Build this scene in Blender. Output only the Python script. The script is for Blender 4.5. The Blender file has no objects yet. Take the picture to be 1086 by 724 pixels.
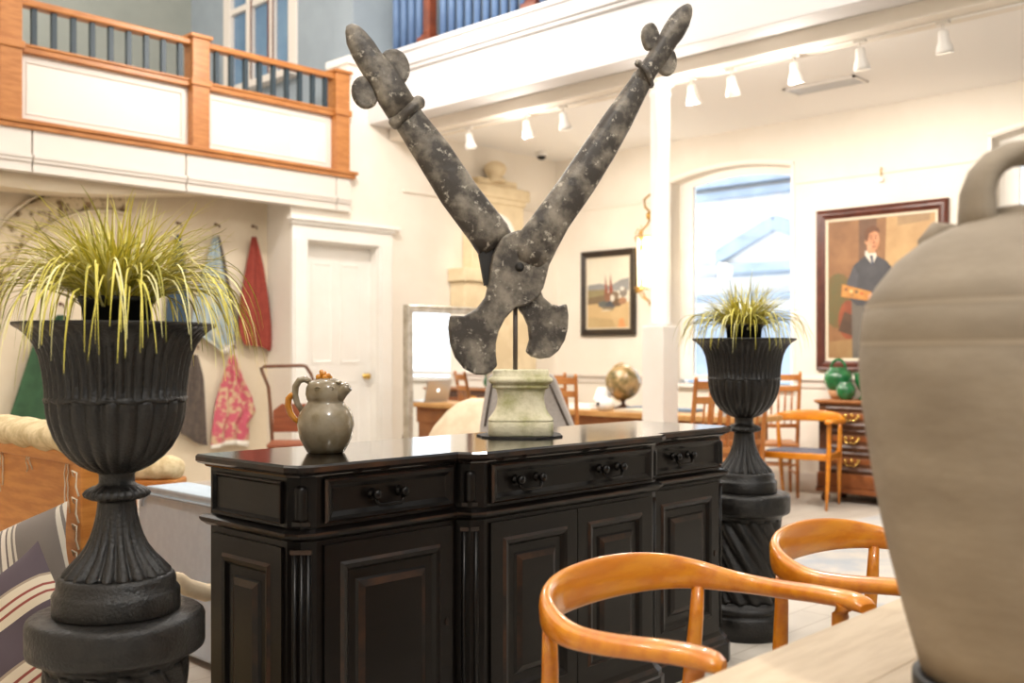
import bpy, math, random
from math import sin, cos, pi, radians, sqrt, atan2
from mathutils import Vector, Matrix
random.seed(7)
D = bpy.data
SC = bpy.context.scene
COL = SC.collection

# ------------------------------------------------------------------ camera
FOC, CX, HY, CAMH, YAW = 1086.0, 543.0, 377.0, 1.22, radians(43.8)
SA, CA = sin(YAW), cos(YAW)
cam_d = D.cameras.new('camera')
cam = D.objects.new('camera', cam_d)
COL.objects.link(cam)
cam.location = (0, 0, CAMH)
fwd_az = atan2(SA, CA)
cam.rotation_euler = (pi / 2, 0, fwd_az - pi / 2)
cam_d.sensor_width = 36.0
cam_d.lens = 36.0 * FOC / 1086.0
cam_d.shift_y = (HY - 362.0) / 1086.0
cam_d.clip_start = 0.05
cam_d.clip_end = 200
cam_d.dof.use_dof = True
cam_d.dof.focus_distance = 2.9
cam_d.dof.aperture_fstop = 2.8
SC.camera = cam


def pt(px, py, z):
    xr = (px - CX) / FOC * z
    return Vector((xr * SA + z * CA, -xr * CA + z * SA, CAMH + (HY - py) / FOC * z))


def gh(px, py, h):
    return pt(px, py, FOC * (CAMH - h) / (py - HY))


def pu(px, py, u):
    r = (px - CX) / FOC
    return pt(px, py, u / (r * SA + CA))


def pw(px, py, w):
    r = (px - CX) / FOC
    return pt(px, py, w / (-r * CA + SA))


# ------------------------------------------------------------------ mesh builder
class MB:
    def __init__(s):
        s.v, s.f, s.m, s.s = [], [], [], []

    def add(s, vs, fs, m=0, smooth=False):
        o = len(s.v)
        s.v += [Vector(v) for v in vs]
        for f in fs:
            s.f.append([o + i for i in f])
            s.m.append(m)
            s.s.append(smooth)
        return s

    def box(s, x0, x1, y0, y1, z0, z1, m=0, M=None):
        if x0 > x1: x0, x1 = x1, x0
        if y0 > y1: y0, y1 = y1, y0
        if z0 > z1: z0, z1 = z1, z0
        vs = [Vector(p) for p in ((x0, y0, z0), (x1, y0, z0), (x1, y1, z0), (x0, y1, z0), (x0, y0, z1), (x1, y0, z1), (x1, y1, z1), (x0, y1, z1))]
        if M: vs = [M @ v for v in vs]
        return s.add(vs, [(0, 3, 2, 1), (4, 5, 6, 7), (0, 1, 5, 4), (1, 2, 6, 5), (2, 3, 7, 6), (3, 0, 4, 7)], m)

    def bar(s, a, b, w, h, m=0, up=(0, 0, 1)):
        a, b = Vector(a), Vector(b)
        t = (b - a).normalized()
        up = Vector(up)
        if abs(t.dot(up)) > .99: up = Vector((0, 1, 0))
        n = t.cross(up).normalized(); k = n.cross(t)
        rings = []
        for p in (a, b):
            rings.append([p + n * (w / 2 * i) + k * (h / 2 * j) for i, j in ((-1, -1), (1, -1), (1, 1), (-1, 1))])
        return s.rings(rings, m, False)

    def rings(s, rings, m=0, smooth=True, cap=True, closed=False, ms=None):
        n = len(rings[0]); R = len(rings)
        vs = [p for r in rings for p in r]
        o = len(s.v)
        s.v += [Vector(v) for v in vs]
        for i in range(R if closed else R - 1):
            i2 = (i + 1) % R
            for j in range(n):
                k = (j + 1) % n
                s.f.append([o + i * n + j, o + i * n + k, o + i2 * n + k, o + i2 * n + j])
                s.m.append(ms[i] if ms else m); s.s.append(smooth)
        if cap and not closed:
            s.f.append([o + j for j in range(n)][::-1]); s.m.append(ms[0] if ms else m); s.s.append(False)
            s.f.append([o + (R - 1) * n + j for j in range(n)]); s.m.append(ms[-1] if ms else m); s.s.append(False)
        return s

    def lathe(s, prof, c=(0, 0, 0), seg=48, m=0, fn=None, smooth=True, cap=True, ms=None, ph=0.0):
        """prof: list of (r, z[, amp, n, twist]) from bottom to top"""
        c = Vector(c); rs = []
        for q in prof:
            r, z = q[0], q[1]
            ring = []
            for j in range(seg):
                a = 2 * pi * j / seg + ph
                rr = r
                if fn: rr = fn(r, z, a, q)
                ring.append(c + Vector((rr * cos(a), rr * sin(a), z)))
            rs.append(ring)
        return s.rings(rs, m, smooth, cap, ms=ms)

    def tube(s, path, rad, seg=10, m=0, smooth=True, closed=False, flat=1.0, up=(0, 0, 1)):
        path = [Vector(p) for p in path]; n = len(path); rs = []
        if not isinstance(rad, (list, tuple)): rad = [rad] * n
        for i, p in enumerate(path):
            a = path[(i - 1) % n] if (i > 0 or closed) else p
            b = path[(i + 1) % n] if (i < n - 1 or closed) else p
            t = (b - a).normalized()
            u = Vector(up)
            if abs(t.dot(u)) > .95: u = Vector((1, 0.1, 0)) if abs(t.x) < .9 else Vector((0, 1, 0))
            x = t.cross(u).normalized(); y = x.cross(t)
            rs.append([p + x * (rad[i] * cos(2 * pi * j / seg)) + y * (rad[i] * flat * sin(2 * pi * j / seg)) for j in range(seg)])
        return s.rings(rs, m, smooth, cap=not closed, closed=closed)

    def ball(s, c, r, m=0, seg=20, sc=(1, 1, 1), M=None):
        c = Vector(c); vs = []; fs = []; R = seg // 2
        for i in range(1, R):
            th = pi * i / R
            for j in range(seg):
                a = 2 * pi * j / seg
                v = Vector((r * sc[0] * sin(th) * cos(a), r * sc[1] * sin(th) * sin(a), -r * sc[2] * cos(th)))
                vs.append(c + (M @ v if M else v))
        b = Vector((0, 0, -r * sc[2])); t = Vector((0, 0, r * sc[2]))
        vs += [c + (M @ b if M else b), c + (M @ t if M else t)]
        for i in range(R - 2):
            for j in range(seg):
                k = (j + 1) % seg
                fs.append((i * seg + j, i * seg + k, (i + 1) * seg + k, (i + 1) * seg + j))
        nb = len(vs) - 2
        for j in range(seg):
            k = (j + 1) % seg
            fs.append((nb, k, j)); fs.append((nb + 1, (R - 2) * seg + j, (R - 2) * seg + k))
        return s.add(vs, fs, m, True)

    def ext(s, pts, d, m=0, smooth=False):
        """closed outline pts (3D, coplanar) extruded by vector d"""
        d = Vector(d); pts = [Vector(p) for p in pts]
        return s.rings([pts, [p + d for p in pts]], m, smooth)

    def panel(s, O, ex, ey, w, h, prof, m=0, ms=None, cap=True, back=False):
        """nested rectangles: prof = (inset, out) ..."""
        O, ex, ey = Vector(O), Vector(ex), Vector(ey); en = ex.cross(ey); rs = []
        for i, d in prof:
            rs.append([O + ex * x + ey * y + en * d for x, y in ((i, i), (w - i, i), (w - i, h - i), (i, h - i))])
        o = len(s.v)
        n = 4
        for r in rs: s.v += r
        for i in range(len(rs) - 1):
            for j in range(4):
                k = (j + 1) % 4
                s.f.append([o + i * 4 + j, o + i * 4 + k, o + i * 4 + 4 + k, o + i * 4 + 4 + j]); s.m.append(ms[i] if ms else m); s.s.append(False)
        if cap:
            L = o + (len(rs) - 1) * 4
            s.f.append([L, L + 1, L + 2, L + 3]); s.m.append(ms[len(rs) - 1] if ms and len(ms) >= len(rs) else m); s.s.append(False)
        if back:
            s.f.append([o + 3, o + 2, o + 1, o]); s.m.append(m); s.s.append(False)
        return s

    def grid(s, fn, nu, nv, m=0, smooth=True, mf=None):
        o = len(s.v)
        for j in range(nv + 1):
            for i in range(nu + 1): s.v.append(Vector(fn(i / nu, j / nv)))
        for j in range(nv):
            for i in range(nu):
                a = o + j * (nu + 1) + i
                s.f.append([a, a + 1, a + nu + 2, a + nu + 1]); s.m.append(mf((i + .5) / nu, (j + .5) / nv) if mf else m); s.s.append(smooth)
        return s

    def build(s, name, mats, parent=None, loc=None, local=False, bevel=0, bseg=2, solid=0, sub=0, rot=None):
        me = D.meshes.new(name)
        off = Vector((0, 0, 0))
        if not local:
            if parent is not None:
                off = parent.matrix_basis.translation.copy()
                q = parent.parent
                while q is not None:
                    off += q.matrix_basis.translation; q = q.parent
            elif loc is not None: off = Vector(loc)
        me.from_pydata([tuple(v - off) for v in s.v], [], s.f)
        if not isinstance(mats, (list, tuple)): mats = [mats]
        for x in mats: me.materials.append(x)
        me.polygons.foreach_set('material_index', s.m)
        me.polygons.foreach_set('use_smooth', s.s)
        me.update()
        o = D.objects.new(name, me)
        COL.objects.link(o)
        if parent is not None: o.parent = parent
        elif loc is not None: o.location = loc
        if solid:
            md = o.modifiers.new('solid', 'SOLIDIFY'); md.thickness = solid; md.offset = 0
        if sub:
            md = o.modifiers.new('sub', 'SUBSURF'); md.levels = sub; md.render_levels = sub
        if bevel:
            md = o.modifiers.new('bevel', 'BEVEL'); md.width = bevel; md.segments = bseg; md.limit_method = 'ANGLE'; md.angle_limit = radians(40)
            md.harden_normals = False
        return o


LABELS = set()


def tag(o, label, cat, group=None, kind=None):
    o['label'] = label; o['category'] = cat
    LABELS.add(label)
    if group: o['group'] = group
    if kind: o['kind'] = kind
    return o


def thing(name, loc, label, cat, group=None, rz=0.0):
    o = D.objects.new(name, None); COL.objects.link(o)
    o.empty_display_size = .05
    o.location = loc; o.rotation_euler = (0, 0, rz)
    return tag(o, label, cat, group)


def structure(o):
    o['kind'] = 'structure'; return o


def copy_tree(src, loc, rz=None, label=None, group=None, mat_swap=None, scale=None):
    def cp(o, parent):
        c = o.copy(); COL.objects.link(c); c.parent = parent
        for ch in list(o.children):
            cp(ch, c)
        return c
    r = src.copy(); COL.objects.link(r)
    for ch in list(src.children): cp(ch, r)
    r.location = loc
    if rz is not None: r.rotation_euler = (0, 0, rz)
    if label: r['label'] = label
    if group: r['group'] = group
    if scale: r.scale = scale
    return r


# ------------------------------------------------------------------ materials
def srgb(c):
    return tuple(((x / 255) / 12.92 if x / 255 <= .04045 else ((x / 255 + .055) / 1.055) ** 2.4) for x in c)


def mat(name, c, c2=None, rough=.5, metal=0.0, scale=8.0, detail=4.0, bump=0.0, bscale=None, stretch=(1, 1, 1), lo=.4, hi=.6, coat=0.0, emit=None, es=0.0, trans=0.0, spec=None, rough2=None, sheen=0.0, specks=None):
    """colours given as 0-255 sRGB; c2 mixes in through noise"""
    m = D.materials.new(name); m.use_nodes = True
    nt = m.node_tree; N = nt.nodes; L = nt.links
    b = N['Principled BSDF']
    col = (*srgb(c), 1)
    b.inputs['Base Color'].default_value = col
    b.inputs['Roughness'].default_value = rough
    b.inputs['Metallic'].default_value = metal
    if coat:
        b.inputs['Coat Weight'].default_value = coat; b.inputs['Coat Roughness'].default_value = .08
    if spec is not None: b.inputs['Specular IOR Level'].default_value = spec
    if trans: b.inputs['Transmission Weight'].default_value = trans
    if sheen: b.inputs['Sheen Weight'].default_value = sheen
    if emit:
        b.inputs['Emission Color'].default_value = (*srgb(emit), 1); b.inputs['Emission Strength'].default_value = es
    tc = N.new('ShaderNodeTexCoord'); mp = N.new('ShaderNodeMapping')
    mp.inputs['Scale'].default_value = stretch
    L.new(tc.outputs['Object'], mp.inputs['Vector'])
    if c2 is not None:
        nz = N.new('ShaderNodeTexNoise'); nz.inputs['Scale'].default_value = scale; nz.inputs['Detail'].default_value = detail
        nz.inputs['Roughness'].default_value = .6
        L.new(mp.outputs['Vector'], nz.inputs['Vector'])
        rp = N.new('ShaderNodeValToRGB')
        rp.color_ramp.elements[0].position = lo; rp.color_ramp.elements[0].color = col
        rp.color_ramp.elements[1].position = hi; rp.color_ramp.elements[1].color = (*srgb(c2), 1)
        L.new(nz.outputs['Fac'], rp.inputs['Fac'])
        L.new(rp.outputs['Color'], b.inputs['Base Color'])
        if rough2 is not None:
            mr = N.new('ShaderNodeMapRange'); mr.inputs['From Min'].default_value = lo; mr.inputs['From Max'].default_value = hi
            mr.inputs['To Min'].default_value = rough; mr.inputs['To Max'].default_value = rough2
            L.new(nz.outputs['Fac'], mr.inputs['Value']); L.new(mr.outputs['Result'], b.inputs['Roughness'])
    if specks:
        sc_, lo_, hi_, c3 = specks
        n3 = N.new('ShaderNodeTexNoise'); n3.inputs['Scale'].default_value = sc_; n3.inputs['Detail'].default_value = 8; n3.inputs['Roughness'].default_value = .7
        L.new(mp.outputs['Vector'], n3.inputs['Vector'])
        m3 = N.new('ShaderNodeMapRange'); m3.inputs['From Min'].default_value = lo_; m3.inputs['From Max'].default_value = hi_
        L.new(n3.outputs['Fac'], m3.inputs['Value'])
        mx = N.new('ShaderNodeMix'); mx.data_type = 'RGBA'; mx.inputs[7].default_value = (*srgb(c3), 1)
        L.new(m3.outputs['Result'], mx.inputs[0]); L.new(rp.outputs['Color'], mx.inputs[6]); L.new(mx.outputs[2], b.inputs['Base Color'])
    if bump:
        n2 = N.new('ShaderNodeTexNoise'); n2.inputs['Scale'].default_value = bscale or scale * 3; n2.inputs['Detail'].default_value = 5
        L.new(mp.outputs['Vector'], n2.inputs['Vector'])
        bp = N.new('ShaderNodeBump'); bp.inputs['Strength'].default_value = bump; bp.inputs['Distance'].default_value = .01
        L.new(n2.outputs['Fac'], bp.inputs['Height']); L.new(bp.outputs['Normal'], b.inputs['Normal'])
    return m


def stripes(name, axis, period, bands, rough=.85):
    """woven stripes: bands = [(pos0..1, colour)] constant ramp across object axis"""
    m = D.materials.new(name); m.use_nodes = True
    nt = m.node_tree; N = nt.nodes; L = nt.links; b = N['Principled BSDF']
    b.inputs['Roughness'].default_value = rough
    tc = N.new('ShaderNodeTexCoord'); sp = N.new('ShaderNodeSeparateXYZ'); L.new(tc.outputs['Object'], sp.inputs[0])
    mm = N.new('ShaderNodeMath'); mm.operation = 'MULTIPLY'; mm.inputs[1].default_value = 1 / period
    L.new(sp.outputs[axis], mm.inputs[0])
    fr = N.new('ShaderNodeMath'); fr.operation = 'FRACT'; L.new(mm.outputs[0], fr.inputs[0])
    rp = N.new('ShaderNodeValToRGB'); rp.color_ramp.interpolation = 'CONSTANT'
    el = rp.color_ramp.elements
    el[0].position = 0; el[0].color = (*srgb(bands[0][1]), 1)
    el[1].position = bands[1][0]; el[1].color = (*srgb(bands[1][1]), 1)
    for p, c in bands[2:]:
        e = el.new(p); e.color = (*srgb(c), 1)
    L.new(fr.outputs[0], rp.inputs[0]); L.new(rp.outputs[0], b.inputs['Base Color'])
    return m


def brickmat(name, c, c2, mortar, sx, sy, rough=.6, axis_rot=(0, 0, 0), offset=.5, msize=.006, coat=0):
    m = D.materials.new(name); m.use_nodes = True
    nt = m.node_tree; N = nt.nodes; L = nt.links; b = N['Principled BSDF']
    b.inputs['Roughness'].default_value = rough
    if coat: b.inputs['Coat Weight'].default_value = coat
    tc = N.new('ShaderNodeTexCoord'); mp = N.new('ShaderNodeMapping'); mp.inputs['Rotation'].default_value = axis_rot
    L.new(tc.outputs['Object'], mp.inputs[0])
    br = N.new('ShaderNodeTexBrick'); br.inputs['Color1'].default_value = (*srgb(c), 1); br.inputs['Color2'].default_value = (*srgb(c2), 1)
    br.inputs['Mortar'].default_value = (*srgb(mortar), 1); br.inputs['Scale'].default_value = 1; br.inputs['Mortar Size'].default_value = msize
    br.inputs['Brick Width'].default_value = sx; br.inputs['Row Height'].default_value = sy; br.offset = offset
    L.new(mp.outputs[0], br.inputs['Vector'])
    nz = N.new('ShaderNodeTexNoise'); nz.inputs['Scale'].default_value = 3; nz.inputs['Detail'].default_value = 6
    mx = N.new('ShaderNodeMix'); mx.data_type = 'RGBA'; mx.blend_type = 'MULTIPLY'; mx.inputs[0].default_value = .35
    L.new(tc.outputs['Object'], nz.inputs['Vector'])
    L.new(br.outputs['Color'], mx.inputs[6]); L.new(nz.outputs['Fac'], mx.inputs[7]); L.new(mx.outputs[2], b.inputs['Base Color'])
    return m


M = {}
M['cream'] = mat('cream_paint', (238, 230, 218), (234, 225, 212), rough=.7, scale=1.5)
M['white'] = mat('white_paint', (244, 240, 233), (240, 235, 227), rough=.55, scale=2)
M['ceil'] = mat('ceiling_paint', (246, 243, 239), rough=.8)
M['fascia'] = mat('fascia_paint', (216, 213, 212), rough=.6)
M['panelwhite'] = mat('panel_paint', (222, 213, 203), rough=.5)
M['alcove'] = mat('alcove_plaster', (225, 210, 185), (218, 201, 174), rough=.8, scale=2)
M['bluewall'] = mat('blue_grey_paint', (150, 160, 168), (144, 154, 162), rough=.7, scale=2)
M['greywall'] = mat('grey_green_paint', (150, 153, 145), (144, 148, 140), rough=.7, scale=2)
M['oak'] = mat('oak_rail', (184, 122, 66), (166, 104, 52), rough=.4, scale=6, stretch=(1, 6, 6))
M['darkbal'] = mat('dark_baluster', (40, 54, 62), rough=.5)
M['blue'] = mat('blue_baluster', (94, 120, 156), (84, 108, 144), rough=.55, scale=4)
M['mahog'] = mat('mahogany', (120, 58, 32), (98, 44, 24), rough=.35, scale=8)
M['floor'] = brickmat('pale_boards', (220, 212, 200), (214, 206, 194), (200, 190, 177), 1.8, .16, rough=.45, axis_rot=(0, 0, 0))
M['black'] = mat('black_wood', (6, 4, 3), (13, 9, 7), rough=.30, scale=5, stretch=(1, 1, 5), lo=.45, hi=.75, bump=.05, spec=.3)
M['worn'] = mat('worn_edge', (18, 13, 10), (62, 38, 22), rough=.35, scale=9, lo=.42, hi=.68, spec=.4)
M['blacktop'] = mat('polished_black_top', (14, 11, 10), (30, 17, 13), rough=.13, scale=4, stretch=(1, 6, 1), coat=.6)
M['iron'] = mat('cast_iron', (11, 10, 9), (27, 24, 21), rough=.30, scale=30, bump=.35, bscale=150, rough2=.5, metal=.0)
M['ironhw'] = mat('dark_metal', (24, 22, 21), rough=.16, metal=.6)
M['shear'] = mat('aged_iron', (66, 60, 54), (150, 141, 127), rough=.48, scale=13, detail=10, lo=.44, hi=.68, bump=.45, bscale=24, specks=(30, .58, .68, (202, 194, 178)))
M['stone'] = mat('mossy_stone', (226, 219, 190), (166, 164, 104), rough=.85, scale=11, detail=9, lo=.44, hi=.70, bump=.5, bscale=40)
M['slate'] = mat('slate', (38, 36, 34), rough=.6)
M['teak'] = mat('golden_teak', (216, 138, 30), (202, 118, 22), rough=.3, scale=5, stretch=(1, 6, 6), coat=.5)
M['beech'] = mat('orange_beech', (194, 128, 66), (176, 108, 50), rough=.4, scale=6)
M['paleoak'] = mat('limed_oak', (206, 186, 158), (192, 170, 140), rough=.5, scale=4, stretch=(1, 8, 1), bump=.04)
M['deskwood'] = mat('desk_pine', (206, 158, 98), (188, 138, 80), rough=.45, scale=4, stretch=(6, 1, 1))
M['deskbody'] = mat('desk_body', (160, 104, 58), (140, 88, 46), rough=.5, scale=4)
M['leather'] = mat('blue_seat', (92, 98, 116), (82, 88, 106), rough=.5, scale=12)
M['jar'] = mat('unglazed_clay', (153, 141, 124), (133, 121, 105), rough=.75, scale=5, detail=9, lo=.36, hi=.68, bump=.15, bscale=30, stretch=(1, 1, 2.5), specks=(9, .66, .74, (176, 164, 146)))
M['jarline'] = mat('pale_groove', (170, 156, 138), rough=.8)
M['pottery'] = mat('salt_glaze', (146, 134, 112), (120, 104, 76), rough=.22, scale=9, detail=6, coat=.5)
M['amber'] = mat('amber_glaze', (206, 138, 34), (188, 116, 22), rough=.2, coat=.5, scale=20)
M['green'] = mat('green_glaze', (34, 112, 62), (16, 84, 44), rough=.15, coat=.6, scale=14)
M['terracotta'] = mat('bare_terracotta', (186, 140, 100), rough=.7)
M['walnut'] = mat('walnut', (92, 58, 36), (70, 42, 26), rough=.35, scale=7, stretch=(6, 1, 6))
M['inlay'] = mat('lighter_inlay', (142, 84, 46), (122, 70, 38), rough=.3, scale=8)
M['brass'] = mat('brass', (212, 176, 96), rough=.25, metal=1)
M['gilt'] = mat('gilded_iron', (206, 168, 96), (170, 130, 66), rough=.35, metal=.7, scale=20)
M['paperlamp'] = mat('lamp_glass', (255, 246, 222), rough=.4, emit=(255, 232, 190), es=2.2)
M['lens'] = mat('spot_lens', (255, 255, 255), emit=(255, 240, 214), es=25)
M['whitemetal'] = mat('white_metal', (238, 234, 228), rough=.35)
M['frameblack'] = mat('ebonised_frame', (38, 30, 24), (52, 42, 32), rough=.35, scale=10)
M['framebrown'] = mat('mahogany_frame', (92, 46, 34), (76, 36, 26), rough=.32, scale=9)
M['slip'] = mat('cream_slip', (214, 200, 176), rough=.6)
M['silver'] = mat('silver_leaf', (206, 200, 188), (178, 170, 154), rough=.4, metal=.6, scale=14)
M['mirror'] = mat('mirror_glass', (240, 242, 242), rough=.01, metal=1)
M['linen'] = mat('cream_linen', (226, 208, 180), (216, 196, 166), rough=.9, scale=12)
M['greylinen'] = mat('grey_linen', (186, 178, 172), (176, 168, 162), rough=.9, scale=60)
M['burlap'] = mat('burlap', (222, 202, 162), (196, 174, 132), rough=.95, scale=24, bump=.4, bscale=50)
M['pine'] = mat('pine', (204, 136, 64), (184, 114, 46), rough=.5, scale=5, stretch=(1, 1, 7))
M['string'] = mat('twine', (226, 214, 192), rough=.9)
M['paleblue'] = mat('pale_blue_cloth', (190, 204, 216), (184, 198, 211), rough=.9, scale=30)
M['piping'] = mat('piping', (150, 160, 168), rough=.9)
M['soil'] = mat('black_plastic', (24, 24, 24), rough=.5)
M['grass1'] = mat('grass_yellow', (232, 220, 104), (204, 192, 70), rough=.5, scale=14)
M['grass2'] = mat('grass_pale', (240, 234, 168), rough=.5)
M['grass3'] = mat('grass_green', (158, 152, 50), rough=.55)
M['red'] = mat('brick_red_cloth', (150, 64, 50), (138, 56, 44), rough=.9, scale=30)
M['bluecloth'] = mat('pale_blue_print', (158, 172, 176), (190, 184, 164), rough=.9, scale=16, lo=.48, hi=.6)
M['pink'] = mat('pink_floral', (196, 92, 108), (206, 176, 140), rough=.9, scale=18, detail=3, lo=.46, hi=.58)
M['hem'] = mat('white_hem', (240, 234, 222), rough=.9)
M['taupe'] = mat('taupe_print', (98, 86, 76), (82, 72, 66), rough=.9, scale=22)
M['greencloth'] = mat('green_cloth', (58, 92, 62), (50, 80, 54), rough=.9, scale=10)
M['navy'] = mat('navy_cloth', (58, 74, 88), rough=.9)
M['rug'] = mat('faded_rug', (206, 200, 192), (172, 178, 186), rough=.95, scale=2.6, detail=8, lo=.42, hi=.62)
M['glass'] = mat('window_glass', (255, 255, 255), rough=.0, trans=1.0)
M['facade'] = mat('pale_stone_facade', (226, 224, 220), (214, 212, 208), rough=.8, scale=1)
M['slateblue'] = mat('blue_grey_stone', (150, 164, 178), (136, 150, 166), rough=.8, scale=2)
M['paper'] = mat('paper', (244, 242, 238), rough=.8)
M['bookblue'] = mat('book_blue', (108, 128, 150), rough=.7)
M['gold'] = mat('globe_map', (92, 82, 44), (176, 146, 100), rough=.25, scale=9, detail=6, coat=.4)
M['rust'] = mat('brown_enamel', (118, 78, 54), (102, 66, 44), rough=.4, scale=10)
M['ply'] = mat('brown_ply', (154, 86, 54), (136, 72, 44), rough=.4, scale=5, stretch=(1, 1, 8))
M['carved'] = mat('carved_plaster', (206, 188, 156), (112, 90, 62), rough=.9, scale=15, detail=7, lo=.50, hi=.60, bump=.5, bscale=13)
M['alu'] = mat('aluminium', (200, 200, 202), rough=.3, metal=.8)
M['screen'] = mat('glowing_mark', (255, 255, 255), emit=(255, 255, 255), es=1.5)
# ------------------------------------------------------------------ the room
UB, WD, UM, CEIL = 8.46, 7.44, 6.22, 3.35
T = .3


def wall_with_holes(name, u, w0, w1, z0, z1, holes, m, thick=.3):
    """wall in plane u=const facing -u with arched or square holes (w0,w1,zs,zt,rise)"""
    mb = MB()
    ws = sorted({w0, w1, *[h[0] for h in holes], *[h[1] for h in holes]})
    for a, b in zip(ws[:-1], ws[1:]):
        hh = [h for h in holes if h[0] <= a + 1e-6 and h[1] >= b - 1e-6]
        if not hh:
            mb.box(u, u + thick, a, b, z0, z1)
        else:
            h = hh[0]
            if h[2] > z0: mb.box(u, u + thick, a, b, z0, h[2])
            n = 12; pts = []
            for i in range(n + 1):
                x = -1 + 2 * i / n
                pts.append(Vector((u, a + (b - a) * i / n, h[3] + h[4] * (1 - x * x))))
            pts += [Vector((u, b, z1)), Vector((u, a, z1))]
            mb.ext(pts[::-1], (thick, 0, 0))
    return structure(mb.build(name, m))


fl = MB().box(-4, 9.2, -4.5, 11, -.12, 0)
structure(fl.build('floor', M['floor']))

W1 = (4.60, 5.92, .95, 2.94, .08)
W2 = (1.52, 2.86, .95, 2.94, .08)
wall_with_holes('wall_right', UB, -4.5, WD, 0, CEIL, [W2, W1], M['cream'])


def window(name, W):
    w0, w1, z0, z1, rise = W
    mb = MB(); u = UB + .17
    for a, b in ((w0, w0 + .05), (w1 - .15, w1)):
        mb.box(u, u + .05, a, b, z0 + .03, z1 + (rise if abs(a - (w0 + w1) / 2) < .1 else 0.02))
    for z in (z0 + .03,):
        mb.box(u - .004, u + .054, w0, w1, z, z + .05)
    n = 12
    pts = [Vector((u, w0 + (w1 - w0) * i / n, z1 + rise * (1 - (-1 + 2 * i / n) ** 2))) for i in range(n + 1)]
    pts2 = [p + Vector((0, 0, -.07)) for p in pts[::-1]]
    mb.ext([p - Vector((.003, 0, 0)) for p in pts[::-1] + pts2[::-1]], (.056, 0, 0))
    root = structure(mb.build(name, M['white']))
    s = MB().box(UB - .06, UB + .28, w0 - .04, w1 + .04, z0 - .035, z0)
    s.build('window_sill', M['white'], root)
    g = MB().box(u + .02, u + .026, w0 + .03, w1 - .03, z0 + .05, z1 + .05)
    g.build('window_pane', M['glass'], root)
    # white flat surround on the room side
    f = MB()
    f.box(UB - .012, UB, w0 - .03, w0, z0, z1 + .02); f.box(UB - .012, UB, w1, w1 + .03, z0, z1 + .02)
    q = [Vector((UB - .012, w0 - .03 + (w1 - w0 + .06) * i / n, z1 + .01 + rise * (1 - (-1 + 2 * i / n) ** 2))) for i in range(n + 1)]
    f.ext(q[::-1] + [p + Vector((0, 0, .03)) for p in q], (.012, 0, 0))
    f.build('window_surround', M['white'], root)
    return root


window('window_1', W1)
window('window_2', W2)

# door wall (w = WD) : from alcove edge to the corner, door opening
AW = WD + .36
A0 = pw(283.5, 300, AW)[0]          # right edge of the alcove opening
DU0, DU1, DZ = 5.18, 5.965, 2.225
mb = MB()
mb.box(A0, DU0 + .0, WD, WD + T, 0, CEIL)
mb.box(DU0, DU1, WD, WD + T, DZ, CEIL)
mb.box(DU1, UB + .3, WD, WD + T, 0, CEIL)
mb.box(5.62, UM + .1, WD, WD + T, CEIL, 3.9)
structure(mb.build('wall_door', M['cream']))
# upper part of that wall, painted blue grey above the white band
structure(MB().box(5.70, UB + .3, WD + .02, WD + T, 3.9, 7.0).build('wall_upper', M['bluewall']))
structure(MB().box(5.60, UM - .3, WD - .05, WD + T + .01, 3.84, 3.912).build('trim_1', M['white'], bevel=.012))

# door
d = MB()
d.box(DU0 + .012, DU1 - .012, WD + .10, WD + .14, .01, DZ - .012)
door = structure(d.build('door_1', M['white']))
pm = MB(); dw = DU1 - DU0
for (x, z, w, h) in ((DU0 + .12, .25, .23, .75), (DU1 - .35, .25, .23, .75), (DU0 + .12, 1.15, .23, .9), (DU1 - .35, 1.15, .23, .9)):
    pm.panel((x, WD + .1, z), (1, 0, 0), (0, 0, 1), w, h, [(0, 0), (0, .006), (.02, .006), (.03, .001), (.05, .001)])
pm.build('door_panel', M['white'], door)
kb = MB().lathe([(.001, .07), (.02, .068), (.03, .055), (.026, .04), (.012, .03), (.012, .006), (.027, .005), (.027, 0)][::-1], seg=20)
kb.v = [Vector((DU1 - .07 + v.x, WD + .1 - v.z, 1.03 + v.y)) for v in kb.v]
kb.build('door_handle', M['brass'], door)
# door casing, with cornice
c = MB()
for x0, x1 in ((DU0 - .16, DU0), (DU1, DU1 + .16)):
    c.box(x0, x1, WD - .025, WD, 0, DZ + .0); c.box(x0 + .02, x1 - .02, WD - .04, WD - .025, 0, DZ)
c.box(DU0 - .16, DU1 + .16, WD - .025, WD, DZ, DZ + .13)
c.box(DU0 - .18, DU1 + .18, WD - .05, WD, DZ + .13, DZ + .16)
c.box(DU0 - .20, DU1 + .22, WD - .075, WD, DZ + .16, DZ + .19)
for x0, x1 in ((DU0, DU0 + .012), (DU1 - .012, DU1)): c.box(x0, x1, WD, WD + .16, 0, DZ)
c.box(DU0, DU1, WD, WD + .16, DZ - .012, DZ)
structure(c.build('trim_2', M['white'], bevel=.004))

# alcove under the balcony
mb = MB()
mb.box(-4, A0, AW, AW + .2, 0, 2.56)
structure(mb.build('wall_alcove', M['alcove']))
structure(MB().box(A0, A0 + .02, WD + T, AW, 0, 2.56).build('wall_alcove_side', M['cream']))
# balcony deck and fascia (white boards with joints)
structure(MB().box(-4, 5.66, WD + .02, 10.4, 2.62, 2.80).build('floor_balcony', M['panelwhite']))
fa = MB()
for x0, x1 in ((-1.2, 1.3), (1.312, 2.845), (2.857, 4.015), (4.027, 5.455), (5.467, 5.62)):
    fa.box(x0, x1, WD - .05, WD + .04, 2.505, 2.805)
    fa.box(x0, x1, WD - .075, WD - .05, 2.60, 2.625)
    fa.box(x0, x1, WD - .065, WD - .05, 2.575, 2.60)
    fa.box(x0, x1, WD - .06, WD - .05, 2.505, 2.52)
structure(fa.build('trim_3', M['panelwhite']))
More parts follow.
